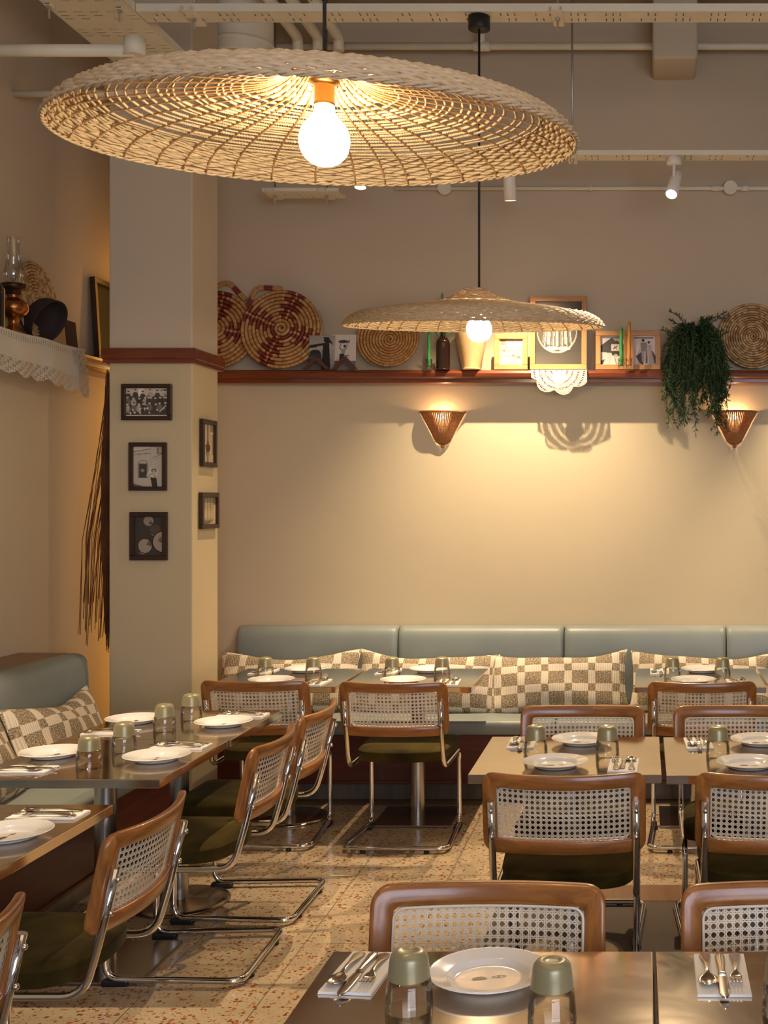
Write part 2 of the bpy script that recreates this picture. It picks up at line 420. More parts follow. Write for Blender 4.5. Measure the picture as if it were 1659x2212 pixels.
tr3 = cable_tray(3.6, .375, .04, .20, 'wide cream perforated cable tray running to the column at upper left', (-2.305, 2.6, 3.872), pi/2, 5)
tr4 = cable_tray(.44, .16, .02, .15, 'short cream cable tray piece behind the big shade, above the striped baskets', (-2.19, 6.9, 3.43), 0, 3)
hanger_later = [(-1.84, 6.98, ZC, 3.428, 'threaded rod at the right end of the short tray above the striped baskets'), (-2.14, 6.98, ZC, 3.428, 'threaded rod at the left end of the short tray beside the column')]

def pipe(pts, r, label, fittings=(), group=None, parts=(), mat='cream_metal'):
    o = empty('pipe', pts[0]); a = Vector(pts[0])
    m = MB(); m.tube([Vector(p)-a for p in fillet(pts, .08)], r, 14); m.build('pipe_run', M[mat], o)
    for c, ax, rr, ln in fittings:
        f = MB(); c = Vector(c)-a; d = Vector(ax).normalized()*ln/2
        f.tube([c-d, c-d*.98, c+d*.98, c+d], [rr*.9, rr, rr, rr*.9], 16); f.build('fitting', M[mat], o)
    return tag(o, label, 'pipe', group)
pipe([(-2.3, 7.15, 4.356), (3.4, 7.15, 4.356)], .022, 'cream pipe along the top of the back wall with a tee joint',
     [((-.965, 7.15, 4.356), (1, 0, 0), .029, .10), ((-.965, 7.15, 4.42), (0, 0, 1), .026, .13), ((2.2, 7.15, 4.356), (1, 0, 0), .029, .10)])
pipe([(-1.5, 7.255, 3.54), (3.4, 7.255, 3.54)], .013, 'thin cream conduit with round junction boxes high on the back wall',
     [((-1.2, 7.25, 3.54), (0, 1, 0), .042, .05), ((.52, 7.25, 3.54), (0, 1, 0), .042, .05), ((-.32, 7.255, 3.54), (1, 0, 0), .018, .012), ((.43, 7.255, 3.54), (1, 0, 0), .018, .05), ((.61, 7.255, 3.54), (1, 0, 0), .018, .05)])
pipe([(XL, 5.2, 3.60), (-2.2, 5.2, 3.60), ], .026, 'cream pipe end with round cap under the wide cable tray', [((-2.2, 5.2, 3.615), (0, 0, 1), .046, .075)])
pipe([(XL, 5.9, 3.65), (-2.4, 5.9, 3.65)], .017, 'thin cream pipe from left wall disappearing behind the big shade')
for x, w in ((-2.02, 'leftmost'), (-1.90, 'middle'), (-1.78, 'rightmost')):
    pipe([(x, 4.6, 4.36), (x, 7.02, 4.36), (x, 7.02, 4.28)], .032, '%s of three cream pipes running back above the cable tray' % w, group='three parallel ceiling pipes')
pipe([(-2.56, 4.6, 4.40), (-2.56, 7.1, 4.40)], .03, 'single cream pipe running back between the wide tray and the round duct')
d = empty('duct', (-2.245, 6.72, 4.12)); m = MB(); m.lathe([(0, .012), (.150, .012), (.158, 0), (.169, 0), (.172, .01), (.172, .5)], 40); m.build('duct_drum', M['cream_metal'], d)
m = MB(); m.lathe([(.173, .06), (.178, .065), (.178, .08), (.173, .085)], 40); m.build('duct_band', M['cream_metal'], d)
tag(d, 'round cream air duct drop above the big woven shade', 'duct')
def hanger(x, y, ztop, zb, label, w=.05, l=.19):
    o = empty('rod_hanger', (x, y, zb)); tag(o, label, 'hanger', 'threaded rod tray hangers')
    m = MB(); m.tube([(0, 0, -.055), (0, 0, ztop-zb)], .0055, 8); m.build('rod', M['zinc'], o)
    b = MB(); b.box(-w/2, w/2, -l/2, l/2, -.002, 0); b.box(-w/2, -w/2+.002, -l/2, l/2, 0, .022); b.box(w/2-.002, w/2, -l/2, l/2, 0, .022); b.build('bracket', M['cream_metal'], o)
    n = MB(); n.lathe([(0, -.004), (.011, -.004), (.011, -.014), (0, -.014)], 6, smooth=False); n.build('nut', M['zinc'], o)
    return o
for q in hanger_later: hanger(*q)
hanger(-.395, 5.51, ZC, 3.865, 'threaded rod hanger with bracket under the long tray, right of the pendant mount')
hanger(-2.06, 5.51, 4.32, 3.865, 'threaded rod hanger with bracket under the long tray, above the round duct')
hanger(-.394, 6.605, ZC, 3.532, 'long threaded rod holding the lower spotlight tray beside the big shade edge')
hanger(-1.68, 6.235, ZC, 4.2, 'short threaded rod bracket high behind the pendant cord')
hanger(-2.66, 5.38, ZC, 3.866, 'threaded rod on the left edge of the wide cable tray', .03, .04)
hanger(-2.36, 5.42, ZC, 3.866, 'threaded rod on the right edge of the wide cable tray', .03, .04)

def spotlight(loc, aim, label, power, ztop, spread=70, L=.17, r=.034, blend=.6):
    """white cylinder spotlight: loc is the middle of the body, aim is what it points at"""
    o = empty('spotlight', loc); tag(o, label, 'spotlight', 'white cylinder ceiling spotlights')
    q = (Vector(aim)-Vector(loc)).to_track_quat('-Z', 'Y')
    b = MB(); b.lathe([(0, L/2), (r*.93, L/2), (r, L/2-.004), (r, -L/2), (r-.004, -L/2), (r-.004, -L/2+.012), (0, -L/2+.012)], 28)
    bo = b.build('body', M['white_metal'], o, rot=q.to_euler())
    l = MB(); l.lathe([(0, -L/2+.006), (r-.005, -L/2+.006)], 24); l.build('lens', M['spot_lens'], bo)
    zz = ztop-loc[2]
    s = MB(); s.tube([(0, 0, 0.03), (0, 0, zz)], .009, 10); s.build('stem', M['white_metal'], o)
    c = MB(); c.lathe([(0, zz), (.042, zz), (.042, zz-.035), (.038, zz-.04), (0, zz-.04)], 24); c.build('mount', M['white_metal'], o)
    ld = bpy.data.lights.new('spot_beam', 'SPOT'); ld.energy = power; ld.color = (1, .76, .48); ld.spot_size = radians(spread); ld.spot_blend = blend; ld.shadow_soft_size = .012
    lo = bpy.data.objects.new('spot_beam', ld); link(lo); lo.location = Vector(loc)+q @ Vector((0, 0, -L/2-.01)); lo.rotation_euler = q.to_euler()
    return o
spotlight((-.737, 6.605, 3.39), (-.66, 6.93, 1.5), 'white spotlight cylinder hanging straight behind the big shade edge', 330, 3.538, 92, blend=1)
spotlight((.165, 6.605, 3.39), (-.45, 4.6, .8), 'white spotlight tilted to the left on the lower tray at right', 260, 3.538, 58)
spotlight((1.62, 6.605, 3.37), (1.42, 7.28, 1.95), 'white spotlight at far right lighting the back wall', 230, 3.538, 62)
spotlight((-1.555, 6.605, 3.455), (-1.5, 6.1, .5), 'lit white spotlight just under the front rim of the big shade', 140, 3.538, 60)
spotlight((-2.30, 4.12, 3.36), (-2.25, 4.2, 0), 'lit white spotlight at the top left corner', 230, 3.87, 56)

# ------------------------------------------------------------------ woven pendant lamps
PROF = catmull([(.0, .178), (.035, .180), (.055, .178), (.075, .166), (.105, .145), (.15, .128), (.25, .112), (.36, .098), (.43, .088), (.53, .067), (.585, .043), (.615, .017), (.625, .0)], 12)
ARC = [0.0]
for a, b in zip(PROF, PROF[1:]): ARC.append(ARC[-1]+sqrt((a[0]-b[0])**2+(a[1]-b[1])**2))
def prof_at(s):
    s = max(0, min(s, ARC[-1]-1e-6))
    lo, hi = 0, len(ARC)-1
    while hi-lo > 1:
        mid = (lo+hi)//2
        if ARC[mid] <= s: lo = mid
        else: hi = mid
    t = (s-ARC[lo])/(ARC[hi]-ARC[lo]); a, b = PROF[lo], PROF[hi]
    r = a[0]+(b[0]-a[0])*t; z = a[1]+(b[1]-a[1])*t; dr, dz = b[0]-a[0], b[1]-a[1]; l = sqrt(dr*dr+dz*dz)
    return r, z, -dz/l, dr/l           # point and outward normal (nr, nz)
def on_shade(s, th, off):
    r, z, nr, nz = prof_at(s); return ((r+nr*off)*cos(th), (r+nr*off)*sin(th), z+nz*off)
def s_of_r(r):
    for a, q in zip(ARC, PROF):
        if q[0] >= r: return a
    return ARC[-1]
def strand_rows(s0, s1, step, stakes, amp, rad, nper=4, wob=.0012):
    mb = MB(); k = 0; s = s0; rnd = random.Random(3)
    while s <= s1:
        r = prof_at(s)[0]; st = max(12, int(stakes*r/.625)//2*2); n = st*nper//2; ph = rnd.random()*6; ph2 = rnd.random()*6
        pts = [on_shade(s+wob*sin(5*2*pi*i/n+ph)+wob*sin(17*2*pi*i/n+ph2), 2*pi*i/n, amp*cos(st/2*2*pi*i/n+pi*k)) for i in range(n)]
        mb.tube(pts, rad*rnd.uniform(.9, 1.25), 4, closed=True); s += step; k += 1
    return mb
SB = s_of_r(.535)
me_brim = strand_rows(SB, ARC[-1]-.004, .0080, 110, .0038, .0050).mesh('brim_weave', M['straw'])
me_crown = strand_rows(.030, s_of_r(.17), .0066, 130, .0026, .0038).mesh('crown_weave', M['straw'])
m = MB()
for sgn in (0, pi): m.tube([on_shade(ARC[-1]-.002+.0035*cos(60*2*pi*i/480+sgn), 2*pi*i/480, .0035*sin(60*2*pi*i/480+sgn)) for i in range(480)], .0034, 5, closed=True)
me_rim = m.mesh('rim_binding', M['straw'])
m = MB(); m.tube([on_shade(.06+(ARC[-1]-.065)*i/26, 0, -.0065) for i in range(27)], .0027, 5); me_rib = m.mesh('rib', M['rib'])
me_rings = []
rnd = random.Random(5); rr = .185
while rr < .53:
    m = MB(); s = s_of_r(rr); n = int(170+260*rr/.6); fq = int(70+150*rr/.6); p1, p2 = rnd.random()*6, rnd.random()*6
    for sgn in (0, pi):
        m.tube([on_shade(s+.003*sin(3*2*pi*i/n+p1)+.0018*sin(11*2*pi*i/n+p2)+.0022*cos(fq*2*pi*i/n+sgn), 2*pi*i/n, -.004+.0024*sin(fq*2*pi*i/n+sgn)) for i in range(n)], .0025, 4, closed=True)
    me_rings.append(m.mesh('weave_ring', M['straw'])); rr += .0215
m = MB(); rnd = random.Random(9)
for k in range(290):
    th = 2*pi*(k+rnd.uniform(-.3, .3))/290; s0 = rnd.uniform(.10, .19) if k % 2 else rnd.uniform(.20, .30); w = rnd.uniform(.0011, .0019); dth = rnd.uniform(-.02, .02)
    rows = []
    for i in range(11):
        s = s0+(SB+.012-s0)*i/10; r = max(prof_at(s)[0], .02); a = th+dth*i/10
        rows.append([on_shade(s, a-w/r*.5, .0012*(-1)**i), on_shade(s, a+w/r*.5, .0012*(-1)**i)])
    m.grid(rows, smooth=False)
me_radial = m.mesh('radial_straw', M['straw2'])
bulb_prof = [(0, -.0585), (.022, -.0545), (.040, -.043), (.053, -.025), (.0582, 0), (.055, .020), (.045, .039), (.030, .055), (.0245, .064), (.0228, .080), (.0215, .086)]
def pendant(center, pivot_x, tilt, roll, bulb, canopy_z, cord_top, label, spin=0):
    root = empty('pendant_lamp', center); tag(root, label, 'lamp', 'woven straw pendant lamps')
    sh = inst('shade', me_brim, root); sh.rotation_euler = (Matrix.Rotation(tilt, 3, 'X') @ Matrix.Rotation(roll, 3, 'Y') @ Matrix.Rotation(spin, 3, 'Z')).to_euler(); sh.scale = (.943,)*3
    inst('crown_weave', me_crown, sh); inst('rim_binding', me_rim, sh)
    for k in range(40): inst('rib', me_rib, sh, rot=(0, 0, 2*pi*(k+.3*sin(k*7.3))/40))
    for q in me_rings: inst('weave_ring', q, sh)
    inst('radial_straw', me_radial, sh)['kind'] = 'stuff'
    b = Vector(bulb)-Vector(center)
    bo = MB(); bo.lathe(catmull(bulb_prof, 3), 32); bo.build('bulb', M['bulb'], root, b)
    s = MB(); s.lathe([(0, .082), (.024, .082), (.0245, .088), (.0235, .092), (.0235, .128), (.026, .134), (.036, .137), (.036, .141), (.025, .144), (.016, .150), (.011, .162), (.011, .18), (.004, .182), (0, .182)], 28)
    s.build('socket', M['brass'], root, b)
    c = MB(); c.tube([(b.x, b.y, b.z+.18), (b.x, b.y, cord_top-center[2])], .0045 if not canopy_z else .0055, 8); c.build('cord', M['black'], root)
    if canopy_z:
        q = MB(); q.lathe([(0, .0), (.012, .0), (.049, .002), (.05, .006), (.05, .062), (0, .062)], 32); q.build('ceiling_mount', M['black'], root, (b.x, b.y, canopy_z-center[2]))
    return root
pendant((-.744, 2.797, 2.488), 0, radians(5.0), 0, P(701, 305, 2.797), None, 4.6, 'large round woven straw pendant lamp at top left, seen from below')
pendant((-.772, 5.51, 2.452), 0, radians(5.7), 0, P(1035, 712, 5.51), 3.81, 3.87, 'smaller looking woven straw pendant with long black cord before the back shelf', 1.1)

# ------------------------------------------------------------------ wicker wall sconces
m = MB()
NR = 34; conep = [(.135, .19), (.128, .182), (.098, .125), (.068, .065), (.042, .012), (.020, -.004)]
for k in range(NR):
    a = pi+pi*(k+.5)/NR
    m.tube([(r*cos(a)*1.0, r*sin(a)*.8-.002, z) for r, z in conep], [.0052, .0052, .0042, .0032, .0023, .0018], 5)
me_cone = m.mesh('cone_canes', M['wicker'])
m = MB(); m.tube([(.137*cos(pi+pi*i/40), .137*sin(pi+pi*i/40)*.8-.002, .191) for i in range(41)], .0055, 6)
m.tube([(-.137, -.004, .191), (.137, -.004, .191)], .005, 6); me_srim = m.mesh('rim', M['wicker'])
m = MB(); m.lathe([(0, .0), (.010, .004), (.0135, .012), (.010, .021), (.007, .026), (0, .028)], 16); me_fin = m.mesh('finial', M['wicker'])
m = MB()
for z, r in ((.02, .046), (.10, .086)): m.tube([(r*cos(pi+pi*i/24), r*sin(pi+pi*i/24)*.8+.004, z) for i in range(25)], .003, 5)
me_hoop = m.mesh('hoop', M['wicker'])
m = MB(); m.lathe(catmull([(0, -.014), (.012, -.008), (.015, 0), (.011, .012), (.006, .022), (0, .026)], 3), 16); me_sb = m.mesh('bulb', M['sconce_bulb'])
def sconce(px, label):
    x = (px-CX)*YW/F; o = empty('wall_sconce', (x, YW-.004, 2.0)); tag(o, label, 'sconce', 'wicker wall sconces')
    inst('cone_canes', me_cone, o)['kind'] = 'stuff'; inst('rim', me_srim, o); inst('hoop', me_hoop, o); inst('finial', me_fin, o, (0, -.012, -.026)); inst('bulb', me_sb, o, (0, -.05, .158))
sconce(328, 'brown wicker cone wall sconce hidden behind the column')
sconce(957, 'brown wicker cone wall sconce under the doily end of the shelf, left one')
sconce(1586, 'brown wicker cone wall sconce below the trailing plant, right one')

# ------------------------------------------------------------------ chairs
SAG, HW, HH = .050, .255, .132
def back_pt(u, v, w):
    k = 1-(u/HW)**2
    return (u, -.283-v*.2126-SAG*k+w, .683+v-(.006*k if v > 0 else 0))
m = MB(); ins = [(0, -.006), (0, .004), (.003, .010), (.010, .013), (.034, .012), (.044, .009), (.046, .006), (.046, -.008), (.043, -.011), (.004, -.011), (.0, -.006)]
rings = []
for i, w in ins[:-1]:
    rr = max(.040-i, .016) if w > 0 else max(.040-i, .004)
    rings.append([back_pt(u, v, w) for u, v in rrect(HW-i, HH-i, rr)])
m.grid(rings, cu=True, cv=True); me_bframe = m.mesh('back_frame', M['chair_wood']); me_bframe.materials.append(M['chair_wood_z'])
for f in me_bframe.polygons:                       # mitred corners: grain runs along each rail
    if HW-abs(f.center.x) < HH-abs(f.center.z-.683): f.material_index = 1
m = MB(); hw, hh = HW-.046, HH-.046
m.tube([back_pt(u, v, .0085) for u, v in rrect(hw-.003, hh-.003, .022)], .0035, 6, closed=True); me_spl = m.mesh('cane_spline', M['spline'])
# cane webbing: paired strands both ways, single strands on both diagonals
def ribbon(mb, p, q, w, off):
    n = max(2, int(abs(q[0]-p[0])/.03)+1); L = sqrt((q[0]-p[0])**2+(q[1]-p[1])**2)
    if L < .003: return
    nx, ny = -(q[1]-p[1])/L*w/2, (q[0]-p[0])/L*w/2; rows = []
    for i in range(n+1):
        t = i/n; u = p[0]+(q[0]-p[0])*t; v = p[1]+(q[1]-p[1])*t
        rows.append([back_pt(u+nx, v+ny, off), back_pt(u-nx, v-ny, off)])
    mb.grid(rows, smooth=False)
m = MB(); PC = .0174; nu = int(hw/PC); nv = int(hh/PC)
for k in range(-nv, nv+1):
    for e in (-.0018, .0018):
        y = k*PC+e
        if abs(y) < hh: ribbon(m, (-hw, y), (hw, y), .0024, .0012)
for k in range(-nu, nu+1):
    for e in (-.0018, .0018):
        x = k*PC+e
        if abs(x) < hw: ribbon(m, (x, -hh), (x, hh), .0024, .0004)
def clip(c, sg):
    # line v = sg*u + c clipped to the opening
    us = sorted(((-hh-c)*sg, (hh-c)*sg)); a = max(-hw, us[0]); b = min(hw, us[1])
    return ((a, sg*a+c), (b, sg*b+c)) if b > a else None
for k in range(-40, 40):
    for sg in (1, -1):
        q = clip((k+.5)*PC, sg)
        if q: ribbon(m, *q, .0018, .0020 if sg > 0 else -.0004)
me_cane = m.mesh('cane_panel', M['cane'])
sx = .225
path = [(-sx, -.3245, .724), (-sx, -.281, .535), (-sx, -.240, .3965), (-sx, .185, .3965), (-sx+.002, .190, .0225), (-.250, -.280, .0225), (.250, -.280, .0225), (sx-.002, .190, .0225), (sx, .185, .3965), (sx, -.240, .3965), (sx, -.281, .535), (sx, -.3245, .724)]
m = MB(); m.tube(fillet(path, .055, 7), .0115, 12); me_tube = m.mesh('tube_frame', M['chrome'])
m = MB(); m.lathe([(.0, .006), (.004, .0055), (.0072, .003), (.0078, -.002), (.0078, -.004)], 12); me_bolt = m.mesh('bolt', M['chrome'])
m = MB(); m.lathe([(0, 0), (.012, 0), (.013, .003), (.012, .012), (0, .012)], 12); me_stud = m.mesh('rubber_foot', M['black'])
me_glide = bevel_box(-.017, .017, -.06, .03, 0, .022, .006, 2).mesh('rubber_foot', M['black'])
def seat_ring(ins, z):
    pts = []; hwf, hwr = .228-ins, .215-ins; yf, yr = .222-ins, -.20+ins
    def arc(cx, cy, r, a0, a1, n):
        for i in range(n+1):
            a = radians(a0+(a1-a0)*i/n); pts.append((cx+r*cos(a), cy+r*sin(a), z))
    rf, rb = max(.02, .05-max(ins, 0)), max(.02, .11-max(ins, 0))
    arc(hwf-rf, yf-rf, rf, 0, 90, 6); arc(-hwf+rf, yf-rf, rf, 90, 180, 6)
    arc(-hwr+rb, yr+rb, rb, 180, 262, 8); 
    for i in range(1, 6):
        t = -1+2*i/6; pts.append((t*(hwr-rb), yr-.012*(1-t*t)-.001, z))
    arc(hwr-rb, yr+rb, rb, 278, 360, 8)
    return pts
m = MB(); m.loops([seat_ring(i, z) for i, z in ((.03, .408), (.006, .409), (0, .414), (0, .449), (-.002, .452), (.0, .456), (.008, .462), (.025, .467), (.05, .470), (.085, .4715))]); me_seat = m.mesh('seat', M['velvet'])
def make_chair():
    o = empty('cane_chair')
    fr = inst('back_frame', me_bframe, o); inst('cane_panel', me_cane, o)['label'] = 'open woven cane panel'; inst('cane_spline', me_spl, o)
    inst('seat', me_seat, o)['label'] = 'olive green velvet seat pad'
    tb = inst('tube_frame', me_tube, o); tb['label'] = 'bent chrome tube frame'
    for x in (-sx, sx):
        for v in (.012, -.075):
            p = back_pt(x, v, -.011-.023); inst('bolt', me_bolt, tb, p, (pi/2+.2, 0, 0))
    for x in (-.15, .15): inst('rubber_foot', me_stud, tb, (x, -.28, 0))
    for x in (-.222, .222): inst('rubber_foot', me_glide, tb, (x, .17, 0))
    return o
proto = None
CH = [(-1.83, 5.97, 0, 'cane chair facing the back bench beside the column, back to us'),
      (-1.165, 5.93, -.02, 'cane chair facing the back bench with its whole chrome sled in view'),
      (.272, 5.94, 0, 'cane chair facing the back bench at right, half hidden by nearer cane backs'),
      (-.249, 4.05, 0, 'cane chair with back to us at the middle table, nearest the aisle'),
      (.415, 4.05, 0, 'cane chair with back to us at the middle right table, cut by picture edge'),
      (-.249, 4.62, pi, 'cane chair facing us on far side of the middle table'),
      (.375, 4.62, pi, 'cane chair facing us on far side of the middle right table'),
      (-.338, 2.31, pi, 'cane chair facing us behind the front table and its large plate'),
      (.335, 2.31, pi, 'cane chair facing us at the bottom right picture edge'),
      (-1.65, 4.93, pi/2, 'cane chair turned left at the farthest of the left tables'),
      (-1.65, 4.33, pi/2+.02, 'cane chair turned left at the second left table, sled on the aisle'),
      (-1.66, 3.27, pi/2, 'cane chair turned left in the foreground at the nearest left table'),
      (-1.66, 2.36, pi/2, 'cane chair cut off at the bottom left corner, only its back edge showing')]
for x, y, rz, lb in CH:
    if proto is None: proto = make_chair(); o = proto
    else: o = dup(proto)
    o.location = (x, y, 0); o.rotation_euler = (0, 0, rz); tag(o, lb, 'chair', 'cane and chrome chairs round the tables')

# ------------------------------------------------------------------ tables
TZ, TW = .734, .65
def make_top(w, d): return bevel_box(-w/2, w/2, -d/2, d/2, TZ-.030, TZ, .0022, 2)
me_top = make_top(.651, .658).mesh('table_top', M['steel'])
m = MB(); m.lathe([(.0375, .012), (.0375, TZ-.034)], 32); me_ped = m.mesh('pedestal', M['pedestal'])
m = MB(); m.lathe([(0, 0), (.200, 0), (.202, .003), (.200, .009), (.17, .012), (.06, .016), (.048, .022), (.0, .022)], 56); me_rbase = m.mesh('base_plate', M['bronze'])
me_sbase = bevel_box(-.2, .2, -.2, .2, 0, .012, .002, 2).mesh('base_plate', M['bronze'])
me_mount = bevel_box(-.15, .15, -.15, .15, TZ-.038, TZ-.0302, .002, 1).mesh('top_bracket', M['black'])
def table(x, y, label, base, off=(0, 0)):
    o = empty('steel_table', (x, y, 0)); tag(o, label, 'table', 'square steel pedestal tables')
    inst('table_top', me_top, o); inst('pedestal', me_ped, o, (off[0], off[1], 0)); inst('base_plate', me_rbase if base == 'round' else me_sbase, o, (off[0], off[1], 0)); inst('top_bracket', me_mount, o, (off[0], off[1], 0))
    return o
TB = {'T1': (-1.852, 6.285, 'square steel table at the back bench beside the column', 'round', (0, .0), 'back table by column'),
      'T2': (-1.180, 6.285, 'square steel table at the back bench, right of its pair, square base showing', 'square', (0, 0), 'right table of back pair'),
      'T3': (.280, 6.285, 'square steel table at the back bench on the right side', 'square', (0, 0), 'back table at right'),
      'T4': (.947, 6.285, 'steel table sliver at back right picture edge', 'square', (0, 0), ''),
      'T5': (-.266, 4.367, 'square steel table in the middle with two full place settings', 'round', (0, 0), 'middle table'),
      'T6': (.401, 4.355, 'square steel table right of the middle one, cut by picture edge', 'square', (0, 0), 'middle right table'),
      'T7': (-.308, 2.124, 'square steel table in the foreground at bottom with large plate', 'round', (0, -.03), 'front table'),
      'T8': (.350, 2.124, 'square steel table at the bottom right corner', 'square', (0, -.03), 'bottom right table'),
      'T9': (-1.915, 4.962, 'square steel table at left bench, farthest of the left row', 'round', (0, 0), 'farthest left table'),
      'T10': (-1.923, 4.300, 'square steel table at left bench, joined in front of the farthest one', 'square', (0, .0), 'second left table'),
      'T11': (-1.932, 3.314, 'square steel table at left bench, nearest of the left row', 'square', (0, 0), 'nearest left table')}
for k, (x, y, lb, base, off, _) in TB.items(): table(x, y, lb, base, off)

# ------------------------------------------------------------------ place settings
m = MB(); m.lathe(catmull([(0, .004), (.06, .0042), (.068, .006), (.076, .012), (.082, .0148), (.108, .0215), (.1125, .0228), (.1145, .022), (.1125, .0195), (.085, .011), (.074, .003), (.066, 0), (.060, 0), (.058, .002), (0, .002)], 3), 56); me_plate = m.mesh('dinner_plate', M['ceramic'])
# emblem: spiky half sun and an eye
m = MB(); pts = [(-.015, 0, 0)]
for i in range(9):
    a = pi-pi*i/8; pts.append((.0125*cos(a), .009*sin(a), 0))
    if i < 8: a -= pi/16; pts.append((.0165*cos(a), .0125*sin(a), 0))
pts.append((.015, 0, 0))
for i in range(1, 8): a = -pi*i/8; pts.append((.015*cos(a), .0045*sin(a), 0))
m.add(pts, [tuple(range(len(pts)-1, -1, -1))]); me_sun = m.mesh('sun_emblem', M['emblem'])
m = MB(); n = 24
def eye(k): 
    out = []
    for i in range(n):
        a = 2*pi*i/n; out.append((.014*k*cos(a), (.0062*k if k == 1 else .0044)*sin(a)*(1-.35*abs(cos(a))), 0))
    return out
m.grid([eye(1), eye(.83)], cu=True, smooth=False); m.add([(-.0017, -.0045, 0), (.0017, -.0045, 0), (.0017, .0045, 0), (-.0017, .0045, 0)], [(0, 1, 2, 3)]); me_eye = m.mesh('eye_emblem', M['emblem'])
# tumbler standing upside down: frosted foot on top, clear glass below
gp = [(.0435, 0), (.0425, .020), (.0405, .045), (.0385, .056)]
fp = [(.0385, .0555), (.0365, .075), (.0345, .090), (.0325, .097), (.0275, .1025), (.021, .1045), (.017, .1045), (.0145, .1025), (.008, .1015), (0, .1015)]
m = MB(); m.lathe(gp+[(.0375, .056), (.0395, .045), (.0415, .02), (.0425, .0)]+[gp[0]], 40); me_gl = m.mesh('glass_body', M['glass'])
m = MB(); m.lathe(fp, 40); m.lathe([(.0372, .0557), (.035, .08), (.030, .094), (0, .096)], 40); me_fr = m.mesh('frosted_foot', M['frost'])
m = MB(); NX, NY = 8, 14; 
for zz in (0,):
    rows = [[(-.05+.1*i/NX, -.1+.2*j/NY, .0055+.0006*sin(i*1.3+j*.6)) for i in range(NX+1)] for j in range(NY+1)]
    m.grid(rows); rim = [rows[0][i] for i in range(NX+1)]+[rows[j][NX] for j in range(1, NY+1)]+[rows[NY][i] for i in range(NX-1, -1, -1)]+[rows[j][0] for j in range(NY-1, 0, -1)]
    m.grid([rim, [(x, y, .0025) for x, y, z in rim], [(x*1.015, y*1.01, .0022) for x, y, z in rim], [(x*1.015, y*1.01, .0) for x, y, z in rim]], cu=True, smooth=False)
me_nap = m.mesh('napkin', M['paper'])
# cutlery lies along +y, handle end at -y
def strip(mb, stations, thick=.0018, n=8):
    """flat swept body: stations of (y, half width, z, dish)"""
    rows = []
    for y, w, z, dish in stations:
        top = [(w*(-1+2*i/n), y, z+thick-dish*(1-(-1+2*i/n)**2)+thick*.5*(1-(-1+2*i/n)**2)*(dish == 0)) for i in range(n+1)]
        bot = [(w*(-1+2*i/n), y, z-dish*(1-(-1+2*i/n)**2)) for i in range(n, -1, -1)]
        rows.append(top+bot)
    mb.loops(rows)
hand = [(-.088, .002, .0, 0), (-.087, .0065, 0, 0), (-.082, .0105, .0005, 0), (-.072, .0115, .001, 0), (-.055, .009, .003, 0), (-.03, .0055, .006, 0), (-.005, .0037, .0085, 0), (.018, .0035, .0085, 0), (.030, .0042, .007, 0)]
m = MB(); strip(m, hand+[(.036, .009, .006, .001), (.043, .0145, .0052, .003), (.053, .0185, .005, .0052), (.064, .019, .005, .0058), (.074, .0165, .0056, .005), (.081, .0115, .0066, .003), (.0855, .005, .0075, .001), (.0865, .001, .0078, 0)]); me_spoon = m.mesh('spoon', M['cutlery'])
m = MB(); strip(m, hand[:-1]+[(.026, .0045, .0075, 0), (.032, .009, .006, .0006), (.040, .0118, .005, .001), (.048, .0120, .0045, .001)])
for k in range(4):
    x = -.0098+.00653*k
    rows = [[(x-.0017, y, z), (x+.0017, y, z), (x+.0017, y, z+.0018), (x-.0017, y, z+.0018)] for y, z in ((.047, .0045), (.056, .0042), (.066, .005), (.076, .0085), (.080, .0105))]
    m.loops(rows)
me_fork = m.mesh('fork', M['cutlery'])
m = MB(); strip(m, [(-.09, .003, 0, 0), (-.089, .0075, 0, 0), (-.08, .0098, 0, 0), (-.05, .0082, 0, 0), (-.02, .0065, 0, 0), (0, .006, .0002, 0), (.004, .0075, .0002, 0)], .0055)
m2 = [(.004, .006, .0015, 0), (.012, .0085, .0015, 0), (.035, .0098, .0015, 0), (.065, .0105, .0015, 0), (.09, .010, .0015, 0), (.106, .0075, .0015, 0), (.114, .0035, .0015, 0), (.116, .0008, .0015, 0)]
strip(m, m2, .0016); me_knife = m.mesh('knife', M['cutlery'])
def make_plate():
    o = inst('dinner_plate', me_plate); inst('sun_emblem', me_sun, o, (-.0175, 0, .0047))['label'] = 'small dark brown half sun print'; inst('eye_emblem', me_eye, o, (.0205, .004, .0047))['label'] = 'small dark brown eye print'; return o
def make_tumbler():
    o = empty('tumbler'); inst('glass_body', me_gl, o)['label'] = 'clear glass lower half'; inst('frosted_foot', me_fr, o)['label'] = 'frosted olive upper half'; return o
PR = {}
def put(kind, maker, loc, rz, label, cat, group):
    if kind not in PR: PR[kind] = maker(); o = PR[kind]
    else: o = dup(PR[kind])
    o.location = loc; o.rotation_euler = (0, 0, rz); tag(o, label, cat, group)
rnd = random.Random(21)
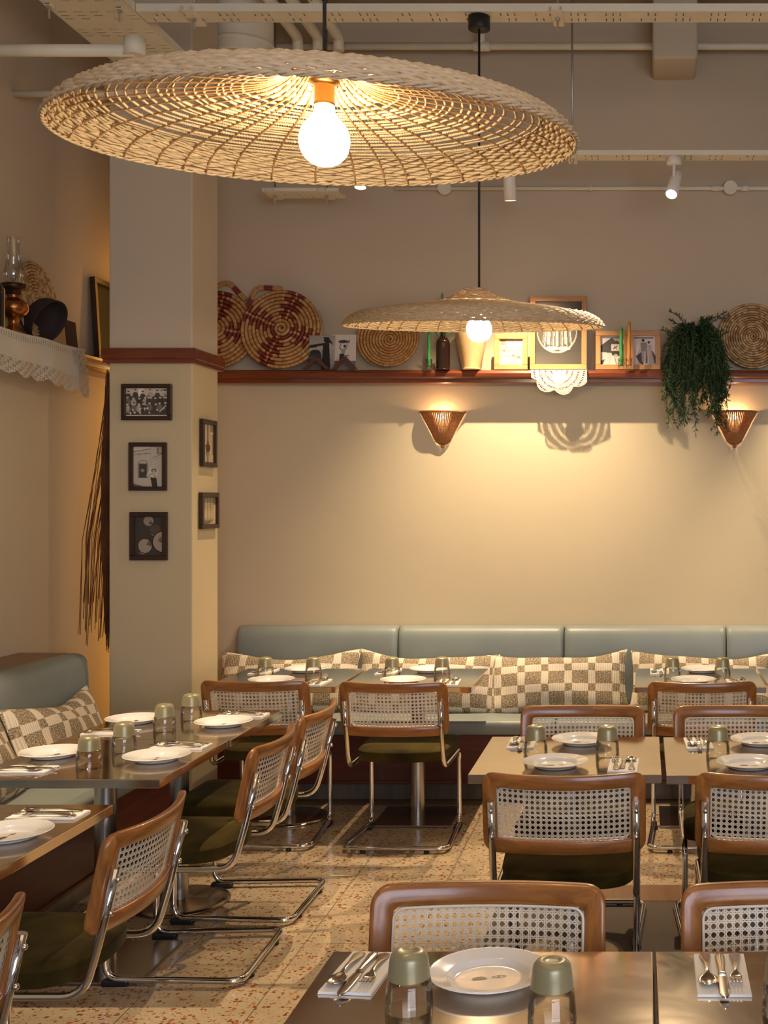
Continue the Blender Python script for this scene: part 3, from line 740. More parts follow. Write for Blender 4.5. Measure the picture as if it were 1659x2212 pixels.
def setting(t, rz, side, adj=None, items='pgnskf'):
    """one place laid for a diner who looks along rz+90 degrees"""
    x, y = TB[t][0], TB[t][1]; nm = TB[t][5]; a = dict(p=(-.035, -.197), g=(.13, -.005), n=(.195, -.195), jr=0); a.update(adj or {})
    def at(q, z): return (x+q[0]*cos(rz)-q[1]*sin(rz), y+q[0]*sin(rz)+q[1]*cos(rz), z)
    j = lambda: rnd.uniform(-.006, .006)
    n = a['n']; er = rz+rnd.uniform(-.07, .07)+a['jr']; zt = TZ+.0005
    wh = '%s of the %s' % (side, nm)
    if 'p' in items: put('plate', make_plate, at((a['p'][0]+j(), a['p'][1]+j()), zt), rz+rnd.uniform(-.25, .25)+(pi if rz == pi else 0)*1.0, 'white plate with small brown emblems, '+wh, 'plate', 'white dinner plates')
    if 'g' in items: put('tumbler', make_tumbler, at((a['g'][0]+j(), a['g'][1]+j()), zt), rnd.uniform(0, 6), 'upturned olive frosted glass tumbler, '+wh, 'glass', 'upturned frosted tumblers')
    def on(q, dz): 
        c, s = cos(er-rz), sin(er-rz); return at((n[0]+q[0]*c-q[1]*s, n[1]+q[0]*s+q[1]*c), zt+dz)
    if 'n' in items: put('napkin', lambda: inst('napkin', me_nap), at(n, zt), er, 'folded white paper napkin under cutlery, '+wh, 'napkin', 'white paper napkins')
    if 's' in items: put('spoon', lambda: inst('spoon', me_spoon), on((.028, -.005+j()), .0066), er+rnd.uniform(-.06, .06), 'steel spoon lying on the napkin, '+wh, 'spoon', 'steel spoons')
    if 'k' in items: put('knife', lambda: inst('knife', me_knife), on((.000, .012+j()), .0066), er+rnd.uniform(-.08, .08), 'steel knife lying on the napkin, '+wh, 'knife', 'steel knives')
    if 'f' in items: put('fork', lambda: inst('fork', me_fork), on((-.027, -.006+j()), .0066), er+rnd.uniform(-.08, .08), 'steel fork lying on the napkin, '+wh, 'fork', 'steel forks')
NEAR, FAR = 'near side', 'far side'
for t in ('T1', 'T2', 'T3', 'T5', 'T6'):
    setting(t, 0, NEAR); setting(t, pi, FAR)
setting('T7', pi, FAR, dict(p=(-.005, -.18), g=(.123, -.056), n=(.24, -.21), jr=-.12)); setting('T7', 0, NEAR, dict(g=(.15, .015)), 'g')
setting('T8', pi, FAR, dict(n=(.2, -.20), g=(.10, -.04)), 'gnskf')
for t in ('T9', 'T10'): setting(t, pi/2, 'chair side'); setting(t, -pi/2, 'bench side')
setting('T11', pi/2, 'chair side')

# ------------------------------------------------------------------ benches
def bench(name, label, origin, rz, length, seat_y0, wall_y, cuts, ledge, mats, split_seat):
    """runs along local x, faces local -y; wall behind at wall_y"""
    o = empty(name, origin, rz); tag(o, label, 'bench', 'sage leather wall benches')
    rbox('panel', (0, length, seat_y0+.02, wall_y, .115, .365), mats[0], o, .002)
    rbox('panel_edge', (0, length, seat_y0+.008, seat_y0+.05, .10, .118), mats[0], o, .003)
    rbox('plinth', (.02, length-.02, seat_y0+.07, wall_y, 0, .10), M['plinth'], o, .002)
    by = wall_y-ledge
    xs = [0]+list(split_seat)+[length]
    for a, b in zip(xs, xs[1:]): 
        rbox('seat_cushion', (a+.003, b-.003, seat_y0, by-.02, .366, .447), M['leather'], o, .022, 4)
    xs = [0]+list(cuts)+[length]
    for a, b in zip(xs, xs[1:]):
        mb = MB(); rows = []
        pr = [(by, .44), (by-.105, .44), (by-.115, .52), (by-.118, .70), (by-.112, .83), (by-.098, .880), (by-.070, .903), (by-.03, .908), (by, .905)]
        pr = [tuple(q) for q in catmull([(p[0], p[1]) for p in pr], 3)]
        nseg = 14
        for i in range(nseg+1):
            t = i/nseg; x = a+.0015+(b-a-.003)*t; ed = min(t, 1-t)*(b-a); k = max(0, 1-ed/.035); k = 1-sqrt(max(0, 1-k*k))
            rows.append([(x, y+(by-y)*0+.02*k*(1 if y < by-.02 else 0), z-.016*k*(1 if z > .7 else 0)) for y, z in pr])
        xsn = [a+.0015+(b-a-.003)*q for q in (0, .008, .02, .04, .1, .25, .5, .75, .9, .96, .98, .992, 1)]
        rows = []
        for x in xsn:
            ed = min(x-a-.0015, b-.0015-x); k = max(0, 1-ed/.03); k = 1-sqrt(max(0, 1-k*k))
            rows.append([(x, y+(.018*k if y < by-.02 else 0), z-(.014*k if z > .7 else 0)) for y, z in pr])
        mb.loops(rows); mb.build('backrest_panel', M['leather'], o)
    if ledge > .02: rbox('ledge', (0, length, by+.001, wall_y, .3, .905), M['ledge_wood'], o, .003)
    return o
bench('wall_bench', 'long sage leather bench with mahogany base along the back wall', (-2.43, 0, 0), 0, 5.4, 6.60, YW-.002, (.964, 1.954, 2.92, 3.91), .012, (M['panel_wood'],), (1.94, 3.9))
bench('wall_bench', 'sage leather bench with wooden ledge along the left wall', (XL+.002, 2.2, 0), pi/2, 3.74, -.83, -.002, (1.9,), .245, (M['panel_wood_y'],), (1.9,))

# ------------------------------------------------------------------ cushions
def cushion_mesh(hw, hh, th, seed):
    rnd = random.Random(seed); nu, nv = 34, 20; vs = []; fs = []; uvs = []
    p = [rnd.random()*6 for _ in range(6)]
    mb = MB()
    for side in (1, -1):
        rows = []
        for j in range(nv+1):
            r = []
            for i in range(nu+1):
                u = -1+2*i/nu; v = -1+2*j/nv
                e = max(0, (1-abs(u)**2.4)*(1-abs(v)**2.2))**.5
                x = u*hw*(1-.05*(1-v*v)*abs(u)); y = v*hh*(1-.27*(1-u*u)**1.3*v*v) if v > 0 else v*hh*(1-.16*abs(u)**3*v*v)
                z = side*(.5*th*e)+.008*sin(3*u+p[0])*e+.006*sin(5*v+4*u+p[1])*e
                y += .008*sin(4*u+p[2])
                r.append((x, y, z))
            rows.append(r if side > 0 else r[::-1])
        mb.grid(rows)
    me = mb.mesh('cushion', M['cushion']); ul = me.uv_layers.new(name='UVMap')
    for l in me.loops:
        c = me.vertices[l.vertex_index].co; ul.data[l.index].uv = (c.x+.5+seed*.31, c.y+.5)
    return me
def cushion(loc, hw, hh, th, lean, rz, seed, label, roll=0):
    me = cushion_mesh(hw, hh, th, seed); o = inst('cushion', me, None, loc)
    o.rotation_euler = (Matrix.Rotation(rz, 3, 'Z') @ Matrix.Rotation(pi/2-lean, 3, 'X') @ Matrix.Rotation(roll, 3, 'Z')).to_euler()
    return tag(o, label, 'cushion', 'checked woven bench cushions')
for i, (x, roll, lb) in enumerate(((-2.045, .02, 'cream and brown checked cushion at the back bench end, beside the column'),
                             (-1.245, -.03, 'cream and brown checked cushion on the back bench behind the joined tables'),
                             (-.497, .035, 'cream and brown checked cushion in full view between the back tables'),
                             (.325, -.03, 'cream and brown checked cushion behind the back table at right'),
                             (1.14, .02, 'checked cushion at the right picture edge of the back bench'))):
    cushion((x, 6.93, .612), .407, .182, .17, radians(22), 0, i+1, lb, roll)
cushion((-2.63, 5.42, .60), .40, .18, .17, radians(22), pi/2, 7, 'checked cushion leaning at the far end of the left bench', -.03)
cushion((-2.63, 4.62, .60), .40, .18, .17, radians(22), pi/2, 8, 'checked cushion on the left bench cut by the left picture edge', .03)

# ------------------------------------------------------------------ pictures
class Pic:
    def __init__(s, nx, ny, bg): nx = int(nx*1.5); ny = int(ny*1.5); s.nx, s.ny = nx, ny; s.a = [[bg]*nx for _ in range(ny)]
    def each(s, f, c):
        for j in range(s.ny):
            for i in range(s.nx):
                u, v = (i+.5)/s.nx, (j+.5)/s.ny
                if f(u, v): s.a[j][i] = c(u, v) if callable(c) else c
        return s
    def rect(s, u0, v0, u1, v1, c): return s.each(lambda u, v: u0 <= u <= u1 and v0 <= v <= v1, c)
    def ell(s, cu, cv, ru, rv, c): return s.each(lambda u, v: ((u-cu)/ru)**2+((v-cv)/rv)**2 <= 1, c)
    def poly(s, pts, c):
        def inside(u, v):
            r = False
            for (x0, y0), (x1, y1) in zip(pts, pts[1:]+pts[:1]):
                if (y0 > v) != (y1 > v) and u < (x1-x0)*(v-y0)/(y1-y0)+x0: r = not r
            return r
        return s.each(inside, c)
    def line(s, u0, v0, u1, v1, w, c):
        L = max(1e-6, (u1-u0)**2+(v1-v0)**2)
        def f(u, v):
            t = max(0, min(1, ((u-u0)*(u1-u0)+(v-v0)*(v1-v0))/L)); return (u-u0-t*(u1-u0))**2+(v-v0-t*(v1-v0))**2 < w*w
        return s.each(f, c)
    def mesh(s, w, h, tone=(1.0, .86, .68), grain=.06):
        rnd = random.Random(4); mb = MB(); mb.col = []; rows = []
        for j in range(s.ny+1):
            rows.append([(-w/2+w*i/s.nx, 0, h/2-h*j/s.ny) for i in range(s.nx+1)])
        mb.grid(rows, smooth=False)
        for j in range(s.ny+1):
            for i in range(s.nx+1):
                g = s.a[min(j, s.ny-1)][min(i, s.nx-1)]*(1+rnd.uniform(-grain, grain)); mb.col.append(tuple(g*t for t in tone))
        return mb.mesh('photo', M['print'])
rp = random.Random(8)
def band():
    p = Pic(60, 42, .55); p.rect(0, .3, 1, 1, .06); p.rect(.3, 0, .42, .35, .8)
    for row, (v, n, sc) in enumerate(((.14, 6, 1), (.36, 8, .95), (.55, 8, 1))):
        for k in range(n):
            u = (k+.5)/n+rp.uniform(-.03, .03); vv = v+rp.uniform(-.03, .03)
            p.ell(u, vv+.16, .065, .13, rp.choice((.04, .06, .16, .4))); p.ell(u, vv, .026, .045, .62); p.ell(u, vv-.035, .028, .025, .05)
    for k in range(26): p.ell(rp.random(), rp.uniform(.7, .92), .018, .03, rp.choice((.6, .8, .3)))
    p.line(.82, .12, 1, .03, .012, .1); p.line(.8, .85, .95, .62, .012, .7); p.rect(0, .95, 1, 1, .75); return p
def house():
    p = Pic(42, 60, .5); p.poly([(0, 0), (.58, 0), (.58, .05), (0, .14)], .62); p.line(0, .14, .58, .07, .008, .12); p.line(0, .21, .6, .18, .008, .15)
    p.rect(.8, .03, 1, .2, .22); p.rect(.85, .06, .96, .17, .42); p.line(.66, .29, 1, .19, .008, .2); p.line(.62, .36, 1, .26, .006, .35); p.line(.6, 0, .6, .8, .006, .4)
    p.ell(.33, .42, .16, .075, .28); p.ell(.33, .42, .12, .05, .5); p.rect(.16, .42, .5, .79, .25); p.rect(.21, .45, .46, .78, .05); p.ell(.32, .60, .06, .04, .28)
    p.poly([(.58, .52), (.86, .57), (.78, .78), (.44, .74)], .60); p.ell(.70, .60, .09, .05, .12); p.ell(.70, .61, .05, .025, .5); p.line(.5, .74, .66, .66, .008, .1); p.line(.66, .66, .76, .77, .008, .1)
    p.poly([(.58, .77), (.78, .78), (.82, 1), (.64, 1)], .03); p.poly([(0, .92), (.35, .99), (.3, 1), (0, 1)], .12); return p
def drums():
    p = Pic(42, 60, .045); p.ell(.49, .12, .17, .13, .30); p.ell(.72, .33, .19, .12, .075); p.ell(.38, .76, .26, .19, .015); p.ell(.37, .755, .235, .175, .36); p.ell(.98, .65, .37, .28, .015); p.ell(.99, .65, .34, .255, .36)
    for k in range(5): p.line(.5+.03*k, .20, .58+.02*k, .11+.03*k, .010, .04); p.line(.42+.03*k, .72+.01*k, .52+.02*k, .63+.02*k, .010, .04); p.line(.84+.03*k, .62+.015*k, .92+.03*k, .53+.02*k, .011, .04)
    p.line(.18, .93, .34, .96, .008, .4); p.line(.58, .45, .68, .49, .008, .3); return p
def street():
    p = Pic(20, 50, .55); p.rect(.45, 0, .56, 1, .2); p.rect(.7, 0, 1, .2, .3); p.rect(.75, .22, 1, .26, .7); p.ell(.52, .62, .2, .11, .06); p.ell(.52, .48, .08, .05, .08); p.line(.4, .7, .36, .8, .03, .06); p.line(.62, .7, .62, .78, .03, .06); p.rect(.9, .25, 1, .8, .3); p.line(0, .55, .4, .6, .02, .12); p.line(.1, .0, .1, .5, .03, .4); return p
def row_men():
    p = Pic(28, 44, .32); p.rect(0, 0, 1, .45, .22)
    for k in range(4): p.ell(.14+.2*k, .35, .06, .28, .45); p.ell(.14+.2*k, .66, .075, .17, .5); p.rect(.1+.2*k, .0, .16+.2*k, .4, .36)
    p.rect(0, .86, 1, 1, .18); p.rect(.85, .3, 1, .9, .6); p.poly([(.5, 1), (1, .8), (1, 1)], .55); return p
def robed():
    p = Pic(44, 60, .30); p.each(lambda u, v: True, lambda u, v: .38-.25*abs(v-.35)); p.poly([(.55, .06), (.75, .06), (.95, .28), (.8, .22), (.66, .26)], .01); p.ell(.63, .15, .06, .06, .01)
    p.poly([(.55, .22), (.78, .24), (.86, 1), (.5, 1)], .008); p.line(.05, .32, .6, .26, .035, .012); p.line(0, .36, .3, .33, .02, .008); p.ell(.25, .52, .22, .10, .02); p.rect(0, .55, .5, .62, .03); p.rect(0, .62, .5, 1, .09); p.poly([(0, .7), (.5, .6), (.5, .75), (0, .85)], .03); return p
def fish():
    p = Pic(44, 60, .62); p.rect(0, .74, 1, 1, .16); p.ell(.5, .20, .2, .042, .05); p.poly([(.66, .2), (.76, .14), (.74, .26)], .08); p.line(.4, .24, .37, .38, .016, .1); p.line(.37, .38, .45, .45, .016, .1); p.line(.66, .24, .62, .4, .016, .12); p.ell(.56, .33, .045, .045, .02); p.poly([(.42, .42), (.62, .38), (.56, .56), (.42, .56)], .3); p.poly([(.36, .55), (.55, .55), (.5, .8), (.36, .8)], .02); p.rect(.55, .58, .75, .61, .2); p.rect(.68, .58, .70, .75, .2); return p
def village():
    p = Pic(44, 58, .42); p.each(lambda u, v: v < .3, .5); p.rect(.27, .0, .31, .45, .16); p.rect(.06, .05, .25, .25, .2)
    for k in range(26): p.poly([(a:=rp.random(), b:=rp.uniform(.35, .95)), (a+.2, b+.02), (a+.12, b-.09)], rp.choice((.14, .3, .5, .7, .62)))
    p.line(.05, .72, .8, .78, .022, .55); return p
def glass_hand():
    p = Pic(60, 80, .035); p.each(lambda u, v: v < .3, lambda u, v: .05+.5*max(0, .3-v)*(1-u)*2.2); p.each(lambda u, v: v > .8, lambda u, v: .04+.05*(v-.8)*(1-u)*4)
    p.ell(.47, .48, .43, .34, .38); p.ell(.47, .47, .41, .32, .07)
    for k in range(7): u = .24+.075*k; p.line(u, .2, u+.02*(k-3), .70-.02*abs(k-3), .022, .16+.32*(k % 2)); p.line(u+.03, .25, u+.03+.02*(k-3), .7, .010, .6)
    p.ell(.36, .745, .15, .03, .6); p.ell(.62, .745, .14, .03, .6); return p
def veil():
    p = Pic(40, 54, .55); p.poly([(0, .35), (.5, .06), (1, .3), (1, .8), (.6, .6), (0, .55)], .05); p.poly([(.5, .06), (1, .0), (1, .16), (.62, .18)], .3); p.rect(.47, .3, .8, .52, .6); p.line(.55, .45, .72, .36, .02, .05); p.line(.6, .36, .7, .46, .015, .05); p.ell(.66, .62, .17, .09, .03); p.line(0, .62, .7, .74, .035, .6); p.ell(.66, .68, .09, .06, .4); p.poly([(.42, 1), (.5, .72), (.85, .72), (.95, 1)], .66); p.line(.62, .75, .7, 1, .015, .2); p.poly([(0, .85), (.2, .8), (.1, 1), (0, 1)], .05); return p
def couple():
    p = Pic(40, 54, .62); p.rect(.02, .06, .9, .1, .04); p.rect(.28, .08, .3, .9, .35); p.poly([(.1, .7), (.45, .5), (.85, .52), (1, .7), (1, .95), (.3, .95)], .08)
    p.ell(.43, .16, .07, .05, .03); p.poly([(.32, .24), (.6, .24), (.6, .52), (.33, .54)], .22); p.poly([(.35, .53), (.58, .53), (.54, .95), (.4, .95)], .36); p.ell(.69, .23, .055, .045, .04); p.poly([(.6, .3), (.82, .32), (.82, .55), (.95, .96), (.64, .98), (.62, .6)], .42); p.rect(.37, .93, .45, .99, .03); return p
def picture(name, loc, w, h, fw, dep, mat, pic, label, cat='picture frame', group=None, rz=0, lean=0, tone=(1, .86, .68), mat2=None, glass=True):
    """framed photograph, facing local -y, back plane at local y=0; loc is the bottom middle"""
    o = empty(name, loc); o.rotation_euler = (Matrix.Rotation(rz, 3, 'Z') @ Matrix.Rotation(-lean, 3, 'X')).to_euler(); tag(o, label, cat, group)
    for (x0, x1, z0, z1, mm) in ((-w/2, w/2, h-fw, h, mat2 or mat), (-w/2, w/2, 0, fw, mat2 or mat), (-w/2, -w/2+fw, fw, h-fw, mat), (w/2-fw, w/2, fw, h-fw, mat)):
        rbox('frame_bar', (x0, x1, -dep, -.001, z0, z1), mm, o, .0018, 1)
    inst('photo', pic.mesh(w-2*fw+.004, h-2*fw+.004, tone), o, (0, -.008, h/2))
    rbox('backing', (-w/2+fw*.5, w/2-fw*.5, -.006, 0, fw*.5, h-fw*.5), M['frame_dark'], o, .001, 1)
    return o
def px_frame(px0, px1, py0, py1, d, *a, **k):
    w = (px1-px0)*d/F; h = (py1-py0)*d/F; p = P((px0+px1)/2, py1, d); return picture('framed_photograph', p, w, h, *a, **k)
CG = 'dark framed photographs on the column'
px_frame(265, 373, 830, 908, CY0-.001, .021, .022, M['frame_dark'], band(), 'dark framed photograph of a band, top of the column front', group=CG)
px_frame(281, 362, 956, 1060, CY0-.001, .021, .022, M['frame_dark'], house(), 'dark framed photograph of a house door, middle of the column front', group=CG)
px_frame(283, 363.5, 1106, 1210, CY0-.001, .024, .022, M['frame_dark'], drums(), 'dark framed photograph of hands on drums, lowest on the column front', group=CG, tone=(1, .78, .56))
picture('framed_photograph', (CXR+.001, 6.325, 1.833), .205, .247, .024, .022, M['frame_dark'], street(), 'narrow looking dark framed street photograph, upper on the column right side', rz=pi/2, group=CG, tone=(1, .8, .5))
picture('framed_photograph', (CXR+.001, 6.335, 1.509), .25, .19, .024, .022, M['frame_dark'], row_men(), 'dark framed photograph of people in a row, lower on the column right side', rz=pi/2, group=CG, tone=(1, .78, .45))
# --- back shelf, left to right; DS is a depth on the shelf
ZT = ZS1+.0005
def X(px, d): return (px-CX)*d/F
def coil_disc(name, R, pitch, color, label, cat, loc, lean, group=None, dish=0, stitch=.013, handle=False, extra=0, rz=0, tube_flat=.72, spin=0):
    """coiled straw tray: one spiral cord wrapped in stitches, lying in local xz and facing -y"""
    o = empty(name, loc); o.rotation_euler = (Matrix.Rotation(rz, 3, 'Z') @ Matrix.Rotation(-lean, 3, 'X') @ Matrix.Rotation(spin, 3, 'Y')).to_euler() if False else (Matrix.Rotation(rz, 3, 'Z') @ Matrix.Rotation(-lean, 3, 'X')).to_euler()
    back = 2*R*sin(lean)+.012+extra; o.location = (XL+back, loc[1], loc[2]) if rz else (loc[0], YW-back, loc[2])
    tag(o, label, cat, group); mb = MB(); mb.col = []; th = 1.2; rnd = random.Random(6); k = 0; pts = []; rad = []; cols = []
    while True:
        r = pitch*th/(2*pi)
        if r > R-pitch*.5: break
        ph = k % 3; pts.append((r*cos(th+spin), -dish*(r/R)**3 - .004, R+r*sin(th+spin))); rad.append(pitch*.53*(1.0 if ph == 1 else .86 if ph == 0 else .95))
        if ph == 0: c = color(r/R, th % (2*pi), rnd)
        cols.append(c); th += stitch/3/max(r, .008); k += 1
    nn = len(rad); rad = [q*max(.3, min(1, (nn-i)/40)) for i, q in enumerate(rad)]
    mb.tube(pts, rad, 6)
    mb.col = [c for c in cols for _ in range(6)]
    mb.build('coil', M['coil'], o)
    if handle:
        hb = MB(); a0, am, a1 = (radians(q) for q in handle); pt = lambda k, a: Vector((R*k*cos(a), 0, R+R*k*sin(a)))
        for q in (1.0, .955):
            pp = [pt(.985*q, a0), pt(1.15*q, am-.06), pt(1.15*q, am+.06), pt(.985*q, a1)]
            ps = []; f = fillet(pp, .03, 5)
            for a, b in zip(f, f[1:]):
                nn = max(1, int((b-a).length/.006)); ps += [a.lerp(b, i/nn) for i in range(nn)]
            ps = [p+Vector((0, -.004 if q == 1 else -.006, 0)) for p in ps]
            b0 = len(hb.v); hb.tube(ps, [.0105*(.88 if i % 2 else 1) for i in range(len(ps))], 6)
            cc = [(.18, .022, .01) if (i//9) % 3 == 1 else (.45, .23, .075) for i in range(len(ps))]
            hb.col = (hb.col or [])+[c for c in cc for _ in range(6)]
        hb.build('handle', M['coil'], o)
    return o
def striped(r, a, rnd):
    nat = rnd.choice(((.44, .225, .075), (.50, .28, .105), (.38, .175, .05))); red = rnd.choice(((.17, .018, .009), (.22, .028, .012), (.13, .014, .009)))
    if r < .2: return nat
    f = (a/(pi/2)+.62*(1-r)*0-.05) % 1.0; q = (f*1.0-.5)*1.5707*r     # arc distance from the arm
    arm = abs(q)
    ring = int(r*12)
    if arm < .022: return nat
    if arm < .075+.03*(ring % 2): return red
    if arm < .26-.10*abs(r-.6) and ring % 2 == 0: return red
    return nat
def natural(r, a, rnd): return rnd.choice(((.47, .24, .075), (.54, .30, .11), (.40, .18, .05), (.50, .22, .06)))
def jute(r, a, rnd): return rnd.choice(((.42, .25, .10), (.52, .33, .15), (.34, .18, .065), (.30, .15, .05), (.56, .38, .19)))
BG = 'coiled straw trays on the picture shelves'
coil_disc('coiled_tray', .258, .0245, striped, 'red and natural coiled straw tray half hidden behind the column', 'basket', (X(462, 7.2), 7.215, ZT), .14, BG, handle=(46, 78, 112), spin=.5)
coil_disc('coiled_tray', .256, .0222, striped, 'large red patterned coiled straw tray with loop handle in full view', 'basket', (X(604, 7.15), 7.17, ZT), .15, BG, extra=.042, handle=(92, 122, 149), spin=.28)
coil_disc('coiled_tray', .196, .0175, natural, 'plain natural coiled straw bowl behind the second pendant', 'basket', (X(838, 7.18), 7.20, ZT), .16, BG, dish=.04)
coil_disc('coiled_tray', .212, .0150, jute, 'round braided seagrass mat at the right end of the shelf', 'basket', (X(1627, 7.2), 7.215, ZT), .14, BG, stitch=.018)
coil_disc('coiled_tray', .215, .0165, jute, 'round braided straw mat leaning behind the oil lamp on the left shelf', 'basket', (-3.065, 6.06, ZT), .09, BG, rz=pi/2, stitch=.016)
def card(px0, px1, py0, d, pic, label, lean=.2, rz=0, tone=(1, .9, .8)):
    w = (px1-px0)*d/F; h = (800-py0)*d/F; o = empty('photo_print', (X((px0+px1)/2, d), d, ZT)); o.rotation_euler = (Matrix.Rotation(rz, 3, 'Z') @ Matrix.Rotation(-lean, 3, 'X')).to_euler()
    inst('photo', pic.mesh(w, h, tone), o, (0, -.0012, h/2)); rbox('card', (-w/2, w/2, -.001, .001, 0, h), M['paper'], o, .0004, 1); return tag(o, label, 'photograph', 'loose photographs on the back shelf')
card(666, 722, 724, 7.135, robed(), 'dark photograph of a robed figure propped before the red tray', .12)
card(713, 768, 722, 7.155, fish(), 'pale photograph of a person carrying a fish overhead', .1)
def easel(px0, px1, py0, d, label):
    w = (px1-px0)*d/F; h = (798-py0)*d/F; o = empty('photo_stand', (X((px0+px1)/2, d), d, ZT)); tag(o, label, 'stand', 'dark wooden photo stands')
    for sg in (-1, 1):
        m = MB(); m.loops([[(sg*(w/2-.022), -.014, 0), (sg*w/2, -.014, 0), (sg*w/2, .012, 0), (sg*(w/2-.022), .012, 0)], [(sg*-.002, -.014, h-.028), (sg*.004, -.014, h), (sg*.004, .012, h), (sg*-.002, .012, h-.028)]], smooth=False); m.build('arm', M['easel'], o)
    return o
easel(655, 712, 770, 7.09, 'dark wedge photo stand under the robed figure photograph')
easel(718, 772, 769, 7.10, 'dark wedge photo stand under the fish photograph')
def candle(px, py0, py_holder, d, wax, label, wd=.022, twist=True):
    o = empty('taper_candle', (X(px, d), d, ZT)); h = (800-py0)*d/F; hz = (800-py_holder)*d/F
    m = MB(); rows = [[(wd*(.5+.06*sin(4*2*pi*i/16+j*.5))*cos(2*pi*i/16)*(1-.15*j/30), wd*(.5+.06*sin(4*2*pi*i/16+j*.5))*sin(2*pi*i/16)*(1-.15*j/30), hz*.3+(h-hz*.3)*j/30) for i in range(16)] for j in range(31)]
    m.loops(rows); m.build('wax', M[wax], o)
    w = MB(); w.tube([(0, 0, h), (.001, 0, h+.01)], .001, 5); w.build('wick', M['black'], o)
    g = MB(); g.lathe([(0, 0), (.021, 0), (.022, .004), (.019, hz*.25), (.0215, hz*.5), (.019, hz*.75), (.021, hz), (.018, hz), (.0165, hz*.5), (.016, .008), (0, .008)], 24); g.build('glass_holder', M['glass'], o)
    return tag(o, label, 'candle', 'taper candles in glass holders')
candle(926.5, 700, 778, 7.12, 'green_wax', 'green twisted taper candle left of the brown bottle', .021)
candle(1342, 712, 778, 7.08, 'green_wax', 'green twisted taper candle in glass holder before the oak frames', .023)
candle(1359, 700, 778, 7.07, 'amber_wax', 'amber taper candle in glass holder before the oak frames', .022)
o = empty('bottle', (X(957, 7.14), 7.14, ZT)); tag(o, 'tall dark brown glass bottle holding a green sprig', 'bottle')
m = MB(); m.lathe(catmull([(0, 0), (.038, 0), (.0415, .006), (.0415, .10), (.0415, .145), (.037, .172), (.024, .192), (.0155, .207), (.0145, .245), (.0165, .25), (.0165, .262), (.012, .264), (0, .262)], 3), 32); m.build('bottle_glass', M['bottle'], o)
m = MB(); m.tube([(0, 0, .2), (.003, .003, .33), (-.004, 0, .42)], .005, 7); m.build('stem', M['green_wax'], o)
for k, (dx, dz, tl) in enumerate(((.012, .36, .3), (-.014, .38, -.4), (.02, .40, .6), (-.004, .415, .0), (.012, .205, .9), (-.013, .2, -.9))):
    lf = MB(); rows = []
    for j in range(6):
        t = j/5; w = .009*sin(pi*min(.98, t*.9+.08)); rows.append([(dx+sin(tl)*.045*t-w*cos(tl), -.004*t, dz+cos(tl)*.045*t+w*sin(tl)), (dx+sin(tl)*.045*t, -.004*t-.003, dz+cos(tl)*.045*t), (dx+sin(tl)*.045*t+w*cos(tl), -.004*t, dz+cos(tl)*.045*t-w*sin(tl))])
    lf.grid(rows); lf.build('leaf', M['leaf2'], o)
o = empty('pottery_jar', (X(1018, 7.15), 7.15, ZT)); tag(o, 'tan glazed pottery jar behind the lit pendant bulb', 'jar')
m = MB(); m.lathe(catmull([(0, 0), (.052, 0), (.056, .012), (.062, .04), (.075, .10), (.088, .17), (.092, .215), (.085, .25), (.066, .275), (.058, .29), (.064, .305), (.060, .31), (.052, .295), (.05, .28), (0, .27)], 3), 40); m.build('jar_body', M['pot'], o)
px_frame(1068, 1140, 722, 799.5, 7.165, .030, .02, M['frame_oak'], village(), 'small light oak frame with a village scene behind the pendant shade', lean=.07, group='oak framed pictures on the back shelf', tone=(1, .82, .62), mat2=M['frame_oak_x'])
px_frame(1145, 1268, 639, 799.5, 7.205, .032, .024, M['frame_oak'], glass_hand(), 'tall oak frame with a dark photograph of a glass dish, above the doily', lean=.06, group='oak framed pictures on the back shelf', tone=(1, .86, .66), mat2=M['frame_oak_x'])
px_frame(1287, 1358, 715, 799.5, 7.17, .030, .022, M['frame_oak'], veil(), 'oak frame with black and white photograph behind the green candle', lean=.06, group='oak framed pictures on the back shelf', tone=(1, .88, .8), mat2=M['frame_oak_x'])
px_frame(1358.5, 1427, 715, 799.5, 7.17, .030, .022, M['frame_oak'], couple(), 'oak frame with photograph of two standing people beside the plant', lean=.06, group='oak framed pictures on the back shelf', tone=(1, .82, .74), mat2=M['frame_oak_x'])
